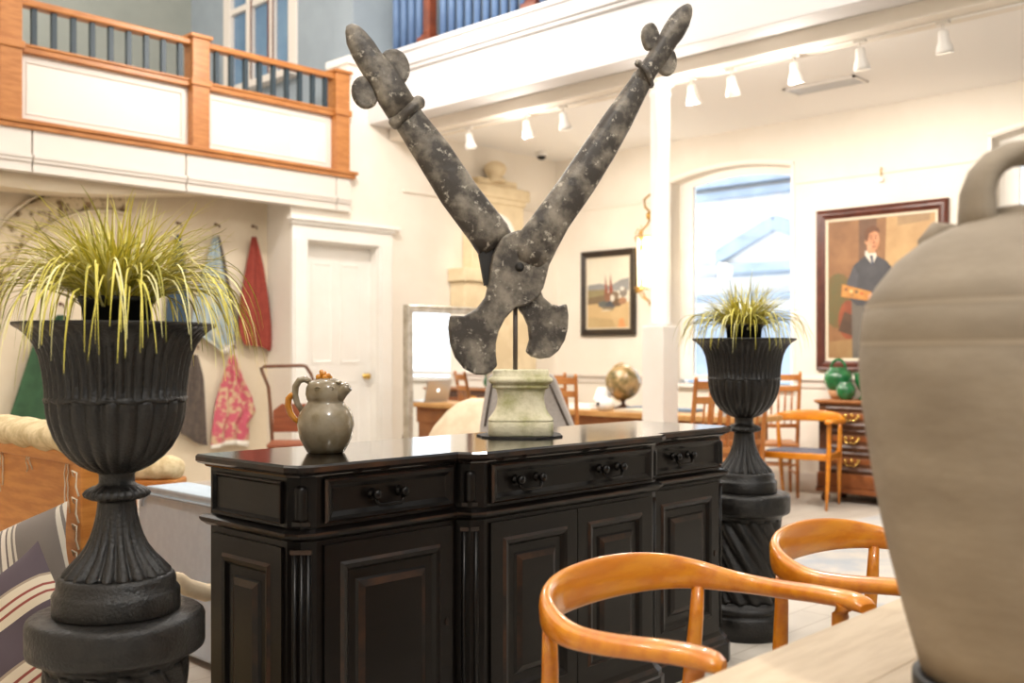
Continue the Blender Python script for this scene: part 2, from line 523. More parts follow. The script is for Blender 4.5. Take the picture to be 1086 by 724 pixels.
# segmental arch soffit behind the fascia
ar = MB(); n = 24; pts = []
for i in range(n + 1):
    q = i / n
    pts.append(Vector((1.2 + 3.3 * q, WD + .06, 2.55 - .15 * sin(pi * q) ** 1.3)))
pts += [Vector((4.5, WD + .06, 2.62)), Vector((1.2, WD + .06, 2.62))]
ar.ext(pts, (0, .26, 0))
structure(ar.build('trim_4', M['alcove']))

# balcony upper walls
structure(MB().box(-4, 6.0, 10.4, 10.6, 2.8, 7.0).build('wall_balcony_back', M['greywall']))
W3 = (8.36, 9.70, 3.98, 6.3, .0)
wall_with_holes('wall_balcony_end', 5.72, WD + T, 10.4, 2.8, 7.0, [W3], M['bluewall'], .2)
mb = MB(); u = 5.70
w0, w1, z0, z1 = W3[:4]
for a, b in ((w0, w0 + .14), (w1 - .14, w1), (w0 + .40, w0 + .47), (w0 + .80, w0 + .9)): mb.box(u, u + .09, a, b, z0, z1)
for z in (z0, 4.78, 5.6): mb.box(u + .004, u + .06, w0, w1, z, z + .06)
wr = structure(mb.build('window_3', M['panelwhite'], bevel=.006))
MB().box(5.60, 5.80, w0 - .06, w1 + .06, z0 - .06, z0).build('window_sill', M['panelwhite'], wr)
MB().box(u + .05, u + .055, w0 + .05, w1 - .05, z0 + .05, z1).build('window_pane', mat('blue_pane', (120, 150, 176), (98, 128, 158), rough=.2, scale=1), wr)
bb = MB()
for a in (w0 + .385, w0 + .47, w0 + .785): bb.box(u - .006, u + .0, a, a + .018, z0 + .06, z1)
bb.build('glazing_edge', M['mahog'], wr)

# balcony balustrade
BX = [2.70, 4.135, 5.515]
t = thing('balustrade', (4.1, WD - .0, 2.80), 'oak balustrade with dark green balusters along the left balcony above the hanging cloths', 'balustrade')
yb0, yb1 = WD - .06, WD + .03
for i, x in enumerate(BX):
    p = MB(); hw = .075
    p.box(x - hw, x + hw, WD - .08, WD + .06, 2.86, 3.72)
    p.box(x - hw - .02, x + hw + .02, WD - .10, WD + .08, 3.72, 3.75)
    p.box(x - hw - .015, x + hw + .015, WD - .095, WD + .075, 3.345, 3.40)
    p.build('post', M['oak'], t, bevel=.006)
rl = MB(); rl.box(-1, 5.58, WD - .05, WD + .05, 3.665, 3.715)
rl.build('handrail', M['oak'], t, bevel=.012)
rl = MB(); rl.box(-1, 5.60, WD - .055, WD + .045, 3.335, 3.375); rl.box(-1, 5.60, WD - .065, WD + .05, 3.375, 3.395)
rl.build('middle_rail', M['oak'], t, bevel=.006)
rl = MB(); rl.box(-1, 5.68, WD - .09, WD + .05, 2.835, 2.865); rl.box(-1, 5.66, WD - .075, WD + .05, 2.80, 2.835)
rl.build('bottom_rail', M['oak'], t, bevel=.006)
for a, b in ((-.9, BX[0] - .075), (BX[0] + .075, BX[1] - .075), (BX[1] + .075, BX[2] - .075)):
    pn = MB()
    pn.panel((a, WD + .01, 2.865), (1, 0, 0), (0, 0, 1), b - a, .47, [(0, 0), (0, .012), (.045, .012), (.055, .018), (.062, .006), (.07, .006)], back=True)
    pn.build('infill_panel', M['panelwhite'], t)
    n = 9 if a > 0 else 5
    for k in range(n):
        x = a + (b - a) * (k + .75) / (n + .25)
        if a < 0: x = b - .14 * (k + .6)
        MB().box(x - .018, x + .018, WD - .02, WD + .016, 3.385, 3.675).build('baluster', M['darkbal'], t)

# mezzanine over the right-hand room: deep beam, ceiling, gallery balustrade
cm = MB()
UF = 5.86
cm.box(UF + .1, UB + .3, -4.5, WD, CEIL, CEIL + .10)
structure(cm.build('ceiling', M['ceil']))
tr = MB()
tr.box(UF, UF + .30, -4.5, WD - .002, CEIL - .015, 3.80)
tr.box(UF - .04, UF, -4.5, WD - .002, 3.72, 3.75)
tr.box(UF - .07, UF + .3, -4.5, WD - .002, 3.75, 3.86)
tr.box(UF - .10, UF + .3, -4.5, WD - .002, 3.86, 3.90)
structure(tr.build('trim_5', M['fascia'], bevel=.008))
structure(MB().box(6.10, 6.36, -4.5, WD - .002, 3.235, CEIL - .002).build('trim_6', M['cream'], bevel=.006))
# picture rail, dado, skirtings, cornice
pr_ = MB()
for a, b in ((-4.5, W2[0] - .04), (W2[1] + .04, W1[0] - .04), (W1[1] + .04, WD)): pr_.box(UB - .022, UB, a, b, 2.765, 2.79)
pr_.box(DU1 + .3, UB, WD - .022, WD, 2.765, 2.79)
structure(pr_.build('trim_7', M['cream'], bevel=.006))
dd = MB()
for a, b in ((-4.5, W2[0] - .05), (W2[1] + .05, W1[0] - .05), (W1[1] + .05, WD)):
    dd.box(UB - .035, UB, a, b, .995, 1.025); dd.box(UB - .014, UB, a, b, .93, .995)
structure(dd.build('trim_8', M['panelwhite'], bevel=.006))
bs = MB(); bs.box(UB - .02, UB, -4.5, WD, 0, .17)
structure(bs.build('baseboard_right', M['panelwhite'], bevel=.006))
bs = MB(); bs.box(DU1 + .16, UB, WD - .02, WD, 0, .17); bs.box(A0, DU0 - .16, WD - .02, WD, 0, .17)
structure(bs.build('baseboard_door', M['panelwhite'], bevel=.006))
bs = MB(); bs.box(-4, A0, AW - .02, AW, 0, .17)
structure(bs.build('baseboard_alcove', M['panelwhite'], bevel=.006))
# the sides of the hall that are behind the camera
structure(MB().box(-4.2, -4, -4.5, 10.6, 0, 7.0).build('wall_left', M['cream']))
structure(MB().box(-4.2, UB + .3, -4.7, -4.5, 0, 7.0).build('wall_front', M['bluewall']))  # unseen wall, toned darker to dim its reflection in the sideboard
structure(MB().box(-4.2, UB + .3, -4.7, 10.6, 7.0, 7.1).build('ceiling_hall', M['ceil']))  # unseen ceiling, added to shut sky light out of the hall
structure(MB().box(UF + 1.2, UF + 1.3, -4.5, 1.0, 3.45, 7.0).build('wall_gallery_end', M['bluewall']))

# gallery balustrade above the beam (along w at UF)
t = thing('balustrade', (UF + .08, 4.0, 3.90), 'tall blue balustrade with mahogany newels on the gallery above the white beam', 'balustrade')
g0 = pu(430, 50, UF + .08)[1]
MB().box(UF + .04, UF + .14, 2.0, 7.2, 3.90, 3.925).build('bottom_rail', M['blue'], t)
MB().box(UF + .03, UF + .15, 2.0, 7.2, 4.86, 4.92).build('handrail', M['mahog'], t, bevel=.01)
def newel(w):
    p = MB(); q = .05
    for h, z0, z1 in ((.085, 3.925, 3.99), (.06, 3.99, 4.02), (.045, 4.02, 4.86), (.065, 4.92, 4.96)):
        p.box(UF + .09 - h, UF + .09 + h, w - h, w + h, z0, z1)
    p.build('newel_post', M['mahog'], t, bevel=.012)
NW = [pu(455, 40, UF + .08)[1], pu(566, 5, UF + .08)[1]]
for w in NW: newel(w)
w = 7.15; gap = .105
while w > 4.6:
    if min(abs(w - q) for q in NW) > .09:
        b = MB(); b.lathe([(.034, 3.925), (.034, 4.86)], (UF + .09, w, 0), seg=12)
        b.build('baluster', M['blue'], t)
    w -= gap
structure(MB().box(UF + 1.2, UF + 1.3, 1.0, WD, 3.45, 7.0).build('wall_gallery', M['bluewall']))

# column that carries the beam
cu, cw = 6.22, 4.448
t = thing('column', (cu, cw, 0), 'slender round white column on a square pedestal under the beam', 'column')
MB().box(cu - .095, cu + .095, cw - .095, cw + .095, 0, 1.44).build('pedestal', M['white'], t, bevel=.006)
MB().lathe([(.085, 1.44), (.088, 1.46), (.07, 1.475), (.07, 3.13), (.082, 3.145), (.074, 3.16), (.074, 3.19), (.1, 3.21), (.1, 3.235)], (cu, cw, 0), seg=32).build('shaft', M['white'], t)

# building across the street
t = thing('street_building', (20.3, 11.5, -3), 'pale stone building with a pediment seen through the arched window', 'building')
MB().box(20.3, 21.5, 6, 18, -3, 5.3).build('facade_wall', M['facade'], t)
cn = MB()
for z0, z1, o in ((5.05, 5.3, .35), (4.78, 4.95, .22), (3.0, 3.14, .18), (2.45, 2.6, .2)): cn.box(20.3 - o, 20.3, 6, 18, z0, z1)
cn.build('cornice', M['slateblue'], t)
PA = pu(825, 240, 20); PLc = pu(752, 279, 20); zb = PLc.z - .1; half = PLc.y - PA.y
pd = MB()
pd.ext([(19.98, PA.y + half, zb), (19.98, PA.y, PA.z), (19.98, PA.y - half, zb)][::-1], (.32, 0, 0))
pd.build('pediment', M['facade'], t)
rk = MB()
for s in (1, -1):
    rk.bar((19.9 + .01 * s, PA.y + s * (half + .25), zb - .05), (19.9 + .01 * s, PA.y, PA.z + .08), .3, .24, up=(1, 0, 0))
rk.bar((19.9, PA.y + half + .2, zb - .08), (19.9, PA.y - half - .2, zb - .08), .3, .2)
rk.build('raking_cornice', M['slateblue'], t)
for k in range(5):
    w = 7.5 + 1.9 * k
    f = MB(); f.panel((20.3, w + .55, .3), (0, -1, 0), (0, 0, 1), 1.1, 1.9, [(0, 0), (0, .1), (.12, .1), (.12, .02)])
    f.build('window', [M['slateblue']], t)
# ------------------------------------------------------------------ sideboard
SBX, SBY = 2.535, 2.44
sb = thing('sideboard', (SBX, SBY, 0), 'long black breakfront sideboard with raised panel doors and bail handles', 'sideboard')


def fp(o, z):
    x0, x1 = 1.53 - o, 3.57 + o; yb = 2.67 + min(o, .03); f, c = 2.23 - o, 2.17 - o; k = .055; q = o * .6
    P = [(x0, yb), (x0, f + k), (x0 + k * .3, f + k * .3), (x0 + k, f), (2.083 - q, f), (2.100 - q, f - .043), (2.143 - q, c), (2.985 + q, c), (3.028 + q, f - .043), (3.045 + q, f), (x1 - k, f), (x1 - k * .3, f + k * .3), (x1, f + k), (x1, yb)]
    return [Vector((x, y, z)) for x, y in P]


def footprint(name, prof, m, ms=None, bevel=0):
    mb = MB(); mb.rings([fp(o, z) for o, z in prof], 0, False, ms=ms)
    return mb.build(name, m, sb, bevel=bevel)


footprint('carcass', [(0, .05), (0, .905)], M['black'])
footprint('plinth', [(.028, 0), (.028, .075), (.02, .08), (.02, .095), (.008, .108), (.0, .125)], [M['black'], M['worn']], ms=[0, 1, 0, 1, 0, 0])
footprint('waist_moulding', [(0, .732), (.008, .735), (.02, .745), (.024, .752), (.024, .758), (.012, .764), (.0, .768)], [M['black'], M['worn']], ms=[0, 0, 0, 1, 0, 0, 0])
footprint('worktop', [(0.0, .898), (.01, .902), (.014, .908), (.026, .912), (.032, .918), (.032, .931), (.027, .937)], [M['blacktop'], M['worn']], ms=[0, 0, 0, 0, 1, 0, 0])
EX, EZ = (1, 0, 0), (0, 0, 1)
DPROF = [(0, 0), (0, .010), (.006, .016), (.016, .014), (.028, .005), (.034, .005)]
DMS = [0, 1, 0, 0, 0, 0]


def bail(u, f, z, parent, w=.098):
    h = MB(); y = f
    for s in (-1, 1):
        x = u + s * w / 2
        k = MB().lathe([(.014, 0), (.016, .004), (.007, .008), (.006, .02), (.013, .024), (.015, .031), (.009, .038), (.001, .040)], seg=16)
        h.add([Vector((x + v.x, y - v.z, z + v.y)) for v in k.v], k.f, 0, True)
    p = [(u - w / 2 - .002, y - .016, z), (u - w / 2 + .003, y - .024, z - .022), (u - w / 2 + .012, y - .026, z - .030), (u + w / 2 - .012, y - .026, z - .030), (u + w / 2 - .003, y - .024, z - .022), (u + w / 2 + .002, y - .016, z)]
    h.tube(p, .0056, 8)
    return h.build('handle', M['ironhw'], parent)


def drawer(x0, x1, f, hs):
    d = MB().panel((x0, f, .778), EX, EZ, x1 - x0, .117, DPROF, ms=DMS).build('drawer', [M['black'], M['worn']], sb)
    for hu in hs: bail(hu, f - .005, .842, d)
    return d


def hx(px, w): return pw(px, 500, w)[0]


drawer(1.605, 2.065, 2.23, [(hx(397, 2.2) + hx(431, 2.2)) / 2])
drawer(2.165, 2.965, 2.17, [(hx(551, 2.14) + hx(576, 2.14)) / 2, (hx(640, 2.14) + hx(662, 2.14)) / 2])
drawer(3.062, 3.50, 2.23, [(hx(718, 2.2) + hx(736, 2.2)) / 2])
PPROF = [(0, 0), (0, .008), (.05, .008), (.058, .015), (.07, .012), (.08, .002), (.104, .002), (.110, .009), (.128, .016)]
PMS = [0, 0, 1, 0, 0, 0, 0, 1, 0]


def cdoor(x0, x1, f, knob):
    d = MB().panel((x0, f, .14), EX, EZ, x1 - x0, .58, PPROF, ms=PMS).build('door', [M['black'], M['worn']], sb)
    if knob is None:
        e = MB().lathe([(.008, 0), (.008, .003), (.004, .004)], seg=14); k = MB()
        x = x1 - .025
        k.add([Vector((x + v.x, f - .008 - v.z, .44 + v.y * 1.6)) for v in e.v], e.f)
        k.build('keyhole', M['worn'], d); return
    k = MB()
    e = MB().lathe([(.012, 0), (.012, .004), (.004, .006), (.004, .01)], seg=16)
    x = knob
    k.add([Vector((x + v.x, f - .008 - v.z, .44 + v.y * 1.5)) for v in e.v], e.f)
    k.tube([(x + .016 * cos(a), f - .020 - .003 * sin(a), .425 + .016 * sin(a)) for a in [2 * pi * i / 16 for i in range(16)]], .0028, 6, closed=True, up=(0, 1, 0))
    k.build('ring_pull', M['gilt'], d)


cdoor(1.605, 2.065, 2.23, None)
cdoor(2.165, 2.563, 2.17, None)
cdoor(2.567, 2.965, 2.17, 2.60)
cdoor(3.062, 3.50, 2.23, None)
# end panels
for z0, h, pf, ms in ((.778, .11, [(0, 0), (0, .010), (.004, .012), (.012, .002), (.016, .002)], [0, 1, 0, 0, 0]), (.14, .575, PPROF, PMS)):
    MB().panel((1.53, 2.645, z0), (0, -1, 0), EZ, .345, h, pf, ms=ms).build('end_panel', [M['black'], M['worn']], sb)
    MB().panel((3.57, 2.30, z0), (0, 1, 0), EZ, .345, h, pf, ms=ms).build('end_panel', [M['black'], M['worn']], sb)
# corner pilasters on the four canted corners
for cx_, cy_, ax in ((1.5525, 2.2525, radians(-135)), (2.108, 2.195, radians(-135)), (3.02, 2.195, radians(-45)), (3.5475, 2.2525, radians(-45))):
    p = MB(); n = Vector((cos(ax), sin(ax), 0)); s = Vector((-n.y, n.x, 0)); o = Vector((cx_, cy_, 0)) - n * .004
    # upper block: arched half-round tablet
    def tablet(z0, z1, r, out):
        L = z1 - z0; rs = []
        for i in range(13):
            q = i / 12
            z = z0 + L * q
            k = 1.0
            if z > z1 - r: k = sqrt(max(0.02, 1 - ((z - (z1 - r)) / r) ** 2))
            rs.append([o + s * (r * k * cos(a)) + n * (out * k * sin(a)) + Vector((0, 0, z)) for a in [pi * j / 10 for j in range(11)]])
        p.rings(rs, 0, True)
    tablet(.787, .885, .019, .022)
    p.box(-.024, .024, -.003, .012, .774, .784, 1, Matrix.Translation(o) @ Matrix(((s.x, n.x, 0, 0), (s.y, n.y, 0, 0), (0, 0, 1, 0), (0, 0, 0, 1))))
    for k in (-1, 0, 1):
        for r_, z0, z1 in ((.0085, .15, .70),):
            p.rings([[o + s * (k * .0175 + r_ * cos(a)) + n * (.012 * sin(a) + .002) + Vector((0, 0, z)) for a in [pi * j / 8 for j in range(9)]] for z in (z0, z1)], 0, True)
    p.box(-.028, .028, -.003, .014, .70, .712, 1, Matrix.Translation(o) @ Matrix(((s.x, n.x, 0, 0), (s.y, n.y, 0, 0), (0, 0, 1, 0), (0, 0, 0, 1))))
    p.box(-.028, .028, -.003, .014, .135, .15, 0, Matrix.Translation(o) @ Matrix(((s.x, n.x, 0, 0), (s.y, n.y, 0, 0), (0, 0, 1, 0), (0, 0, 0, 1))))
    p.build('pilaster', [M['black'], M['worn']], sb)
# ------------------------------------------------------------------ cast iron urns, pedestals, grass
def flute(k, amp, shape=1):
    return lambda r, z, a, q: r * (1 + amp * (abs(cos(k * a / 2)) if shape else cos(k * a)))


def make_pedestal(loc, label):
    t = thing('pedestal', loc, label, 'pedestal', 'iron urn pedestals')
    MB().lathe([(.186, 0), (.186, .09), (.182, .098), (.172, .103), (.172, .112), (.182, .118), (.184, .128), (.180, .138), (.168, .145), (.160, .152), (.156, .16)], seg=64).build('base', M['iron'], t, local=True)
    s = MB(); rs = []
    for i in range(25):
        z = .155 + (.525 - .155) * i / 24
        rs.append([Vector((r * cos(a), r * sin(a), z)) for a, r in [(2 * pi * j / 160, .141 + .021 * abs(cos(7 * (2 * pi * j / 160 + (z - .155) * 4.0)))) for j in range(160)]])
    s.rings(rs, 0, True); s.build('spiral_shaft', M['iron'], t, local=True)
    MB().lathe([(.155, .515), (.158, .525), (.17, .535), (.178, .543), (.190, .547), (.1965, .552), (.1985, .560), (.1985, .622), (.195, .631), (.187, .637), (.15, .640)], seg=64).build('cap', M['iron'], t, local=True)
    t.scale = (1, 1, .974)
    return t


def make_urn(loc, label):
    t = thing('urn', loc, label, 'urn', 'cast iron garden urns')
    MB().lathe([(.141, 0), (.142, .004), (.142, .045), (.138, .052), (.133, .055), (.132, .075), (.128, .084), (.122, .088)], seg=64).build('foot', M['iron'], t, local=True)
    f = MB(); rs = []
    pf = [(.124, .084), (.122, .092), (.104, .112), (.086, .131), (.071, .152), (.060, .175), (.052, .200), (.046, .228), (.043, .252), (.0425, .262)]
    for r, z in pf:
        am = .17 * min(1, (r - .040) / .04)
        rs.append([Vector((rr * cos(a), rr * sin(a), z)) for a, rr in [(2 * pi * j / 192, r * (1 - am + am * abs(cos(10 * 2 * pi * j / 192)) ** .6)) for j in range(192)]])
    f.rings(rs, 0, True); f.build('fluted_stem', M['iron'], t, local=True)
    c = MB(); rs = []
    for r, z, am in ((.042, .260, 0), (.060, .262, .03), (.073, .268, .06), (.076, .275, .06), (.070, .283, .06), (.058, .290, .03), (.046, .294, 0), (.040, .30, 0), (.0395, .318, 0), (.045, .326, 0)):
        rs.append([Vector((rr * cos(a), rr * sin(a), z)) for a, rr in [(2 * pi * j / 144, r * (1 - am + am * abs(cos(12 * 2 * pi * j / 144)))) for j in range(144)]])
    c.rings(rs, 0, True); c.build('collar', M['iron'], t, local=True)
    b = MB(); rs = []
    for r, z in ((.040, .322), (.060, .329), (.082, .341), (.104, .358), (.124, .381), (.139, .408), (.150, .440), (.155, .466), (.1565, .486), (.156, .493)):
        am = .10
        rs.append([Vector((rr * cos(a), rr * sin(a), z)) for a, rr in [(2 * pi * j / 216, r * (1 - am + am * abs(cos(12 * 2 * pi * j / 216)) ** .45)) for j in range(216)]])
    b.rings(rs, 0, True); b.build('gadrooned_bowl', M['iron'], t, local=True)
    u = MB(); rs = []
    for r, z, am in ((.150, .488, 0), (.1575, .490, .012), (.1595, .495, .012), (.1565, .499, .0), (.1565, .503, .045), (.158, .53, .05), (.162, .562, .05), (.169, .595, .05), (.179, .620, .045), (.193, .641, .03), (.208, .655, .01), (.221, .6625, 0), (.226, .667, 0), (.225, .672, 0), (.214, .672, 0), (.198, .660, 0), (.180, .640, 0), (.166, .61, 0), (.155, .56, 0), (.148, .50, 0), (.02, .495, 0)):
        rs.append([Vector((rr * cos(a), rr * sin(a), z + (.004 * cos(12 * a) if .004 < am < .02 and z < .5 else 0))) for a, rr in [(2 * pi * j / 288, r * (1 - am + am * abs(cos(24 * 2 * pi * j / 288)))) for j in range(288)]])
    u.rings(rs, 0, True); u.build('flared_rim', M['iron'], t, local=True)
    return t


PED_H, URN_B = .64, .622
UL = pt(124, 343, 2.40); UR = pt(789, 360, 4.52)
PL = make_pedestal((UL.x, UL.y, 0), 'black spiral fluted iron pedestal under the large near urn at left')
UA = make_urn((UL.x, UL.y, .6238), 'large near black iron urn with pale grass, left of the sideboard')
PR = copy_tree(PL, (UR.x, UR.y, 0), label='black spiral fluted iron pedestal at the far right end of the sideboard')
UBN = copy_tree(UA, (UR.x, UR.y, .6238), rz=.6, label='smaller looking far black iron urn with grass, before the arched window')


def make_grass(loc, label, n, seed, spread, up, cat='potted grass'):
    rnd = random.Random(seed)
    t = thing('potted_grass', loc, label, cat, 'pots of variegated grass')
    MB().lathe([(.058, -.170), (.078, .052), (.084, .054), (.084, .066), (.078, .066), (.075, .045), (.01, .042)], seg=40).build('pot', M['soil'], t, local=True)
    fo = MB()
    for i in range(n):
        az = rnd.uniform(0, 2 * pi); r0 = .06 * sqrt(rnd.random())
        core = rnd.random()
        L = rnd.uniform(.17, .34) * spread
        th0 = rnd.uniform(.05, .8); th1 = rnd.uniform(1.0, 2.3)
        if core < .12: th1 = rnd.uniform(.15, .8); L = rnd.uniform(.16, .27) * up; th0 = rnd.uniform(0, .3)
        if core > .74: L = rnd.uniform(.38, .56) * spread; th0 = rnd.uniform(.5, 1.0); th1 = rnd.uniform(2.7, 3.1)
        N = 11
        p = Vector((r0 * cos(az + rnd.uniform(-1, 1)), r0 * sin(az + rnd.uniform(-1, 1)), .04)); pts = [p.copy()]
        d = az
        dd = rnd.uniform(-.05, .05)
        for k in range(N):
            q = (k + .5) / N
            th = th0 + (th1 - th0) * q ** (1.05 if core > .74 else 1.25)
            kq = 1.0 if sqrt(p.x ** 2 + p.y ** 2) < .225 else .5
            p = p + Vector((sin(th) * cos(d) * kq, sin(th) * sin(d) * kq, cos(th))) * (L / N)
            d += dd
            rr = sqrt(p.x ** 2 + p.y ** 2)
            if .078 < rr < .238 and p.z < .012: p.z = .012 + rnd.random() * .006
            if rr <= .095 and p.z < .075 and k > 2: p.z = .078
            pts.append(p.copy())
        w = rnd.uniform(.0016, .0032)
        m = rnd.choices((0, 1, 2), (5, 3, 2.5))[0]
        vs = []
        for k, p in enumerate(pts):
            q = k / N
            ww = w * (1 - q ** 3 * .85)
            s = Vector((-sin(d), cos(d), 0))
            a = max(0, k - 1); b = min(N, k + 1)
            tt = (pts[b] - pts[a]).normalized(); nn = s.cross(tt)
            vs += [p - s * ww, p + nn * (ww * .5), p + s * ww]
        fs = []
        for k in range(N):
            a = 3 * k; fs += [(a, a + 1, a + 4, a + 3), (a + 1, a + 2, a + 5, a + 4)]
        fo.add(vs, fs, m, True)
    fo.build('foliage', [M['grass1'], M['grass2'], M['grass3']], t, local=True)
    return t


RZ = .6238 + .672
make_grass((UL.x, UL.y, RZ - .005), 'pale yellow grass in a black pot standing in the near left urn', 760, 3, 1.0, 1.0)
make_grass((UR.x, UR.y, RZ - .005), 'pale yellow grass in a black pot standing in the far right urn', 640, 11, .78, 1.0)
# ------------------------------------------------------------------ stone base, slate, giant shears
TOP = .937
SP = gh(546, 458, TOP); SP = Vector((2.625, 2.475, TOP))
sl = MB(); rs = []
rnd = random.Random(4)
rad = [(.15 + rnd.uniform(-.012, .012)) for i in range(22)]
for z in (TOP + .0005, TOP + .006):
    rs.append([Vector((SP.x + rad[i] * 1.05 * cos(2 * pi * i / 22), SP.y + rad[i] * .95 * sin(2 * pi * i / 22), z)) for i in range(22)])
sl.rings(rs, 0, False)
tag(sl.build('slate_mat', M['slate'], loc=(SP.x, SP.y, TOP)), 'thin ragged sheet of dark slate under the mossy stone base', 'slate')
st = thing('stone_pedestal', (SP.x, SP.y, TOP + .006), 'short mossy waisted stone base carrying the giant iron shears', 'pedestal')
b = MB(); zo = TOP + .006
def octa(prof, m=0):
    rs = []
    for r, z in prof:
        ring = []
        for j in range(64):
            a = 2 * pi * j / 64
            k = (abs(cos(a - fwd_az)) ** 7 + abs(sin(a - fwd_az)) ** 7) ** (-1 / 7)
            ring.append(Vector((SP.x + r * k * cos(a), SP.y + r * k * sin(a), zo + z)))
        rs.append(ring)
    return rs
b.rings(octa([(.108, 0), (.113, .004), (.113, .046), (.111, .05)]), 0, True)
b.build('plinth', M['stone'], st)
b = MB(); b.rings(octa([(.108, .048), (.113, .053), (.112, .058), (.106, .064), (.096, .078), (.088, .094), (.083, .112), (.081, .13), (.083, .148), (.088, .163)]), 0, True)
b.build('waisted_body', M['stone'], st)
b = MB(); b.rings(octa([(.086, .160), (.097, .165), (.099, .171), (.096, .176), (.103, .180), (.110, .186), (.112, .192), (.110, .199), (.102, .203), (.099, .206), (.098, .224), (.095, .228)]), 0, True)
b.build('moulded_top', M['stone'], st)

# shears lie in a plane through PV turned by PHI from the picture plane
PHI = radians(17)
FW = Vector((CA, SA, 0)); RT = Vector((SA, -CA, 0))
SD = RT * cos(PHI) + FW * sin(PHI)
SN = RT * sin(PHI) - FW * cos(PHI)      # towards the viewer
PV = Vector((SP.x, SP.y, 1.5)) - FW * .065


def sp(px, py, off=0.0):
    d = (pt(px, py, 1.0) - Vector((0, 0, CAMH)))
    o = Vector((0, 0, CAMH))
    k = (PV + SN * off - o).dot(SN) / d.dot(SN)
    return o + d * k


sh = thing('giant_shears', (SP.x, SP.y, TOP + .234), 'giant weathered iron shears standing open like a V on the stone base', 'shears')


def plate(name, pts, off, th, parent, bev=.007):
    P = [sp(x, y, off) for x, y in pts]
    # orientation: make it face the viewer
    a = sum(((pts[i][0] * pts[(i + 1) % len(pts)][1] - pts[(i + 1) % len(pts)][0] * pts[i][1]) for i in range(len(pts))))
    if a < 0: P = P[::-1]
    mb = MB(); mb.ext(P, -SN * th)
    return mb.build(name, M['shear'], parent, bevel=bev, bseg=3)


def smooth(pts, it=1):
    for _ in range(it):
        q = []
        for i in range(len(pts)):
            a, b = pts[i], pts[(i + 1) % len(pts)]
            q += [(a[0] * .75 + b[0] * .25, a[1] * .75 + b[1] * .25), (a[0] * .25 + b[0] * .75, a[1] * .25 + b[1] * .75)]
        pts = q
    return pts


def bar_loft(name, pairs, off, flat, parent, n=20):
    """pairs: (left edge px, right edge px) stations -> elliptical bar"""
    mb = MB(); rs = []
    for st_ in pairs:
        a, b = st_[:2]; fl = st_[2] if len(st_) > 2 else flat
        A, B = sp(*a, off), sp(*b, off); c = (A + B) / 2; h = (B - A) / 2; r = h.length
        rs.append([c + h * (abs(cos(t)) ** .8 * (1 if cos(t) > 0 else -1)) + SN * (r * fl * (abs(sin(t)) ** .8 * (1 if sin(t) > 0 else -1))) for t in [2 * pi * j / n for j in range(n)]])
    mb.rings(rs, 0, True)
    return mb.build(name, M['shear'], parent)


# front blade: disc at the pivot and the lower left cutting blade
front = [(540.7, 247), (534, 251), (528, 260), (524, 270), (521.5, 282), (520, 298), (516, 315), (507, 327), (493, 335), (478.6, 334), (476.6, 347), (478.5, 364), (484, 379), (493, 390.5), (505, 397), (514, 397.5), (521, 395), (528, 388), (526.5, 376), (526.5, 364), (529.5, 351), (536, 338), (547.5, 325.5), (559, 323.5), (570, 316), (577, 305), (581, 290), (584, 276), (591, 262), (580, 249), (563, 243), (550, 244)]
fb = plate('blade', front, .02, .03, sh)
rear = [(538, 262), (526, 275), (515, 285), (517, 303), (530, 318), (545, 322), (551, 327), (556.5, 334), (561.5, 345), (563, 360), (559.4, 373), (565, 378), (574, 380.5), (584, 379), (593, 372), (599.5, 361), (603, 348), (603.5, 334), (601.6, 321.5), (594, 324.5), (585, 322), (577, 315), (572, 303), (574, 280), (560, 258)]
plate('blade', rear, -.012, .03, sh)
# handles
hr = bar_loft('handle', [((540, 272), (579, 288), .12), ((545, 258), (587, 272), .18), ((552, 245), (592, 262), .28), ((566, 227), (602.5, 242), .42), ((593, 190.5), (628, 205)), ((616, 157), (650.5, 168)), ((638, 125), (668, 136)), ((669, 83), (688, 95)), ((672.5, 76), (690, 86))], .012, .55, sh)
hl = bar_loft('handle', [((509, 272), (543, 250)), ((498, 255), (538, 238)), ((469, 216), (507, 199)), ((440, 168), (475, 152)), ((420, 136), (448, 119)), ((415, 128), (444, 112))], -.03, .5, sh)
# dark plate standing in for the shade inside the left handle's open end
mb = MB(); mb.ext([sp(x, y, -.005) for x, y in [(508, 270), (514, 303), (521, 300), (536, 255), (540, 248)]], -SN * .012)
mb.build('hollow_shade', M['slate'], hl)
# collars
def collar(ax, ay, bx, by, r, off, parent):
    A, B = sp(ax, ay, off), sp(bx, by, off); mb = MB(); n = 14; path = []; rad = []
    for i in range(n + 1):
        q = i / n; path.append(A.lerp(B, q) + SN * (.030 * sin(pi * q)))
        rad.append(r * (1.0 if .18 < q < .82 else 1.28 * sqrt(max(.05, 1 - (abs(q - (.09 if q < .5 else .91)) / .13) ** 2))))
    mb.tube(path, rad, 14, up=SN)
    mb.build('collar', M['shear'], parent)
collar(675, 66, 690, 92, .011, .012, hr)
collar(416, 133, 446, 107, .019, -.03, hl)
fr = bar_loft('finial', [((672, 80), (689, 93)), ((681, 66), (695, 81)), ((691, 51), (708, 64)), ((699, 38), (717, 49)), ((705, 26), (723.5, 41)), ((711, 17), (730, 29)), ((718, 9.5), (733.5, 17)), ((724, 5.5), (734, 10)), ((728.5, 3.8), (733, 6.2))], .012, .6, hr)
fl_ = bar_loft('finial', [((413, 127), (441, 108)), ((402, 110), (430, 90)), ((393, 92), (419, 72)), ((383, 76), (404, 56)), ((374, 61), (396, 44)), ((367.5, 46), (388, 34.5)), ((366, 34), (381, 28)), ((367, 28), (374, 25))], -.03, .6, hl)
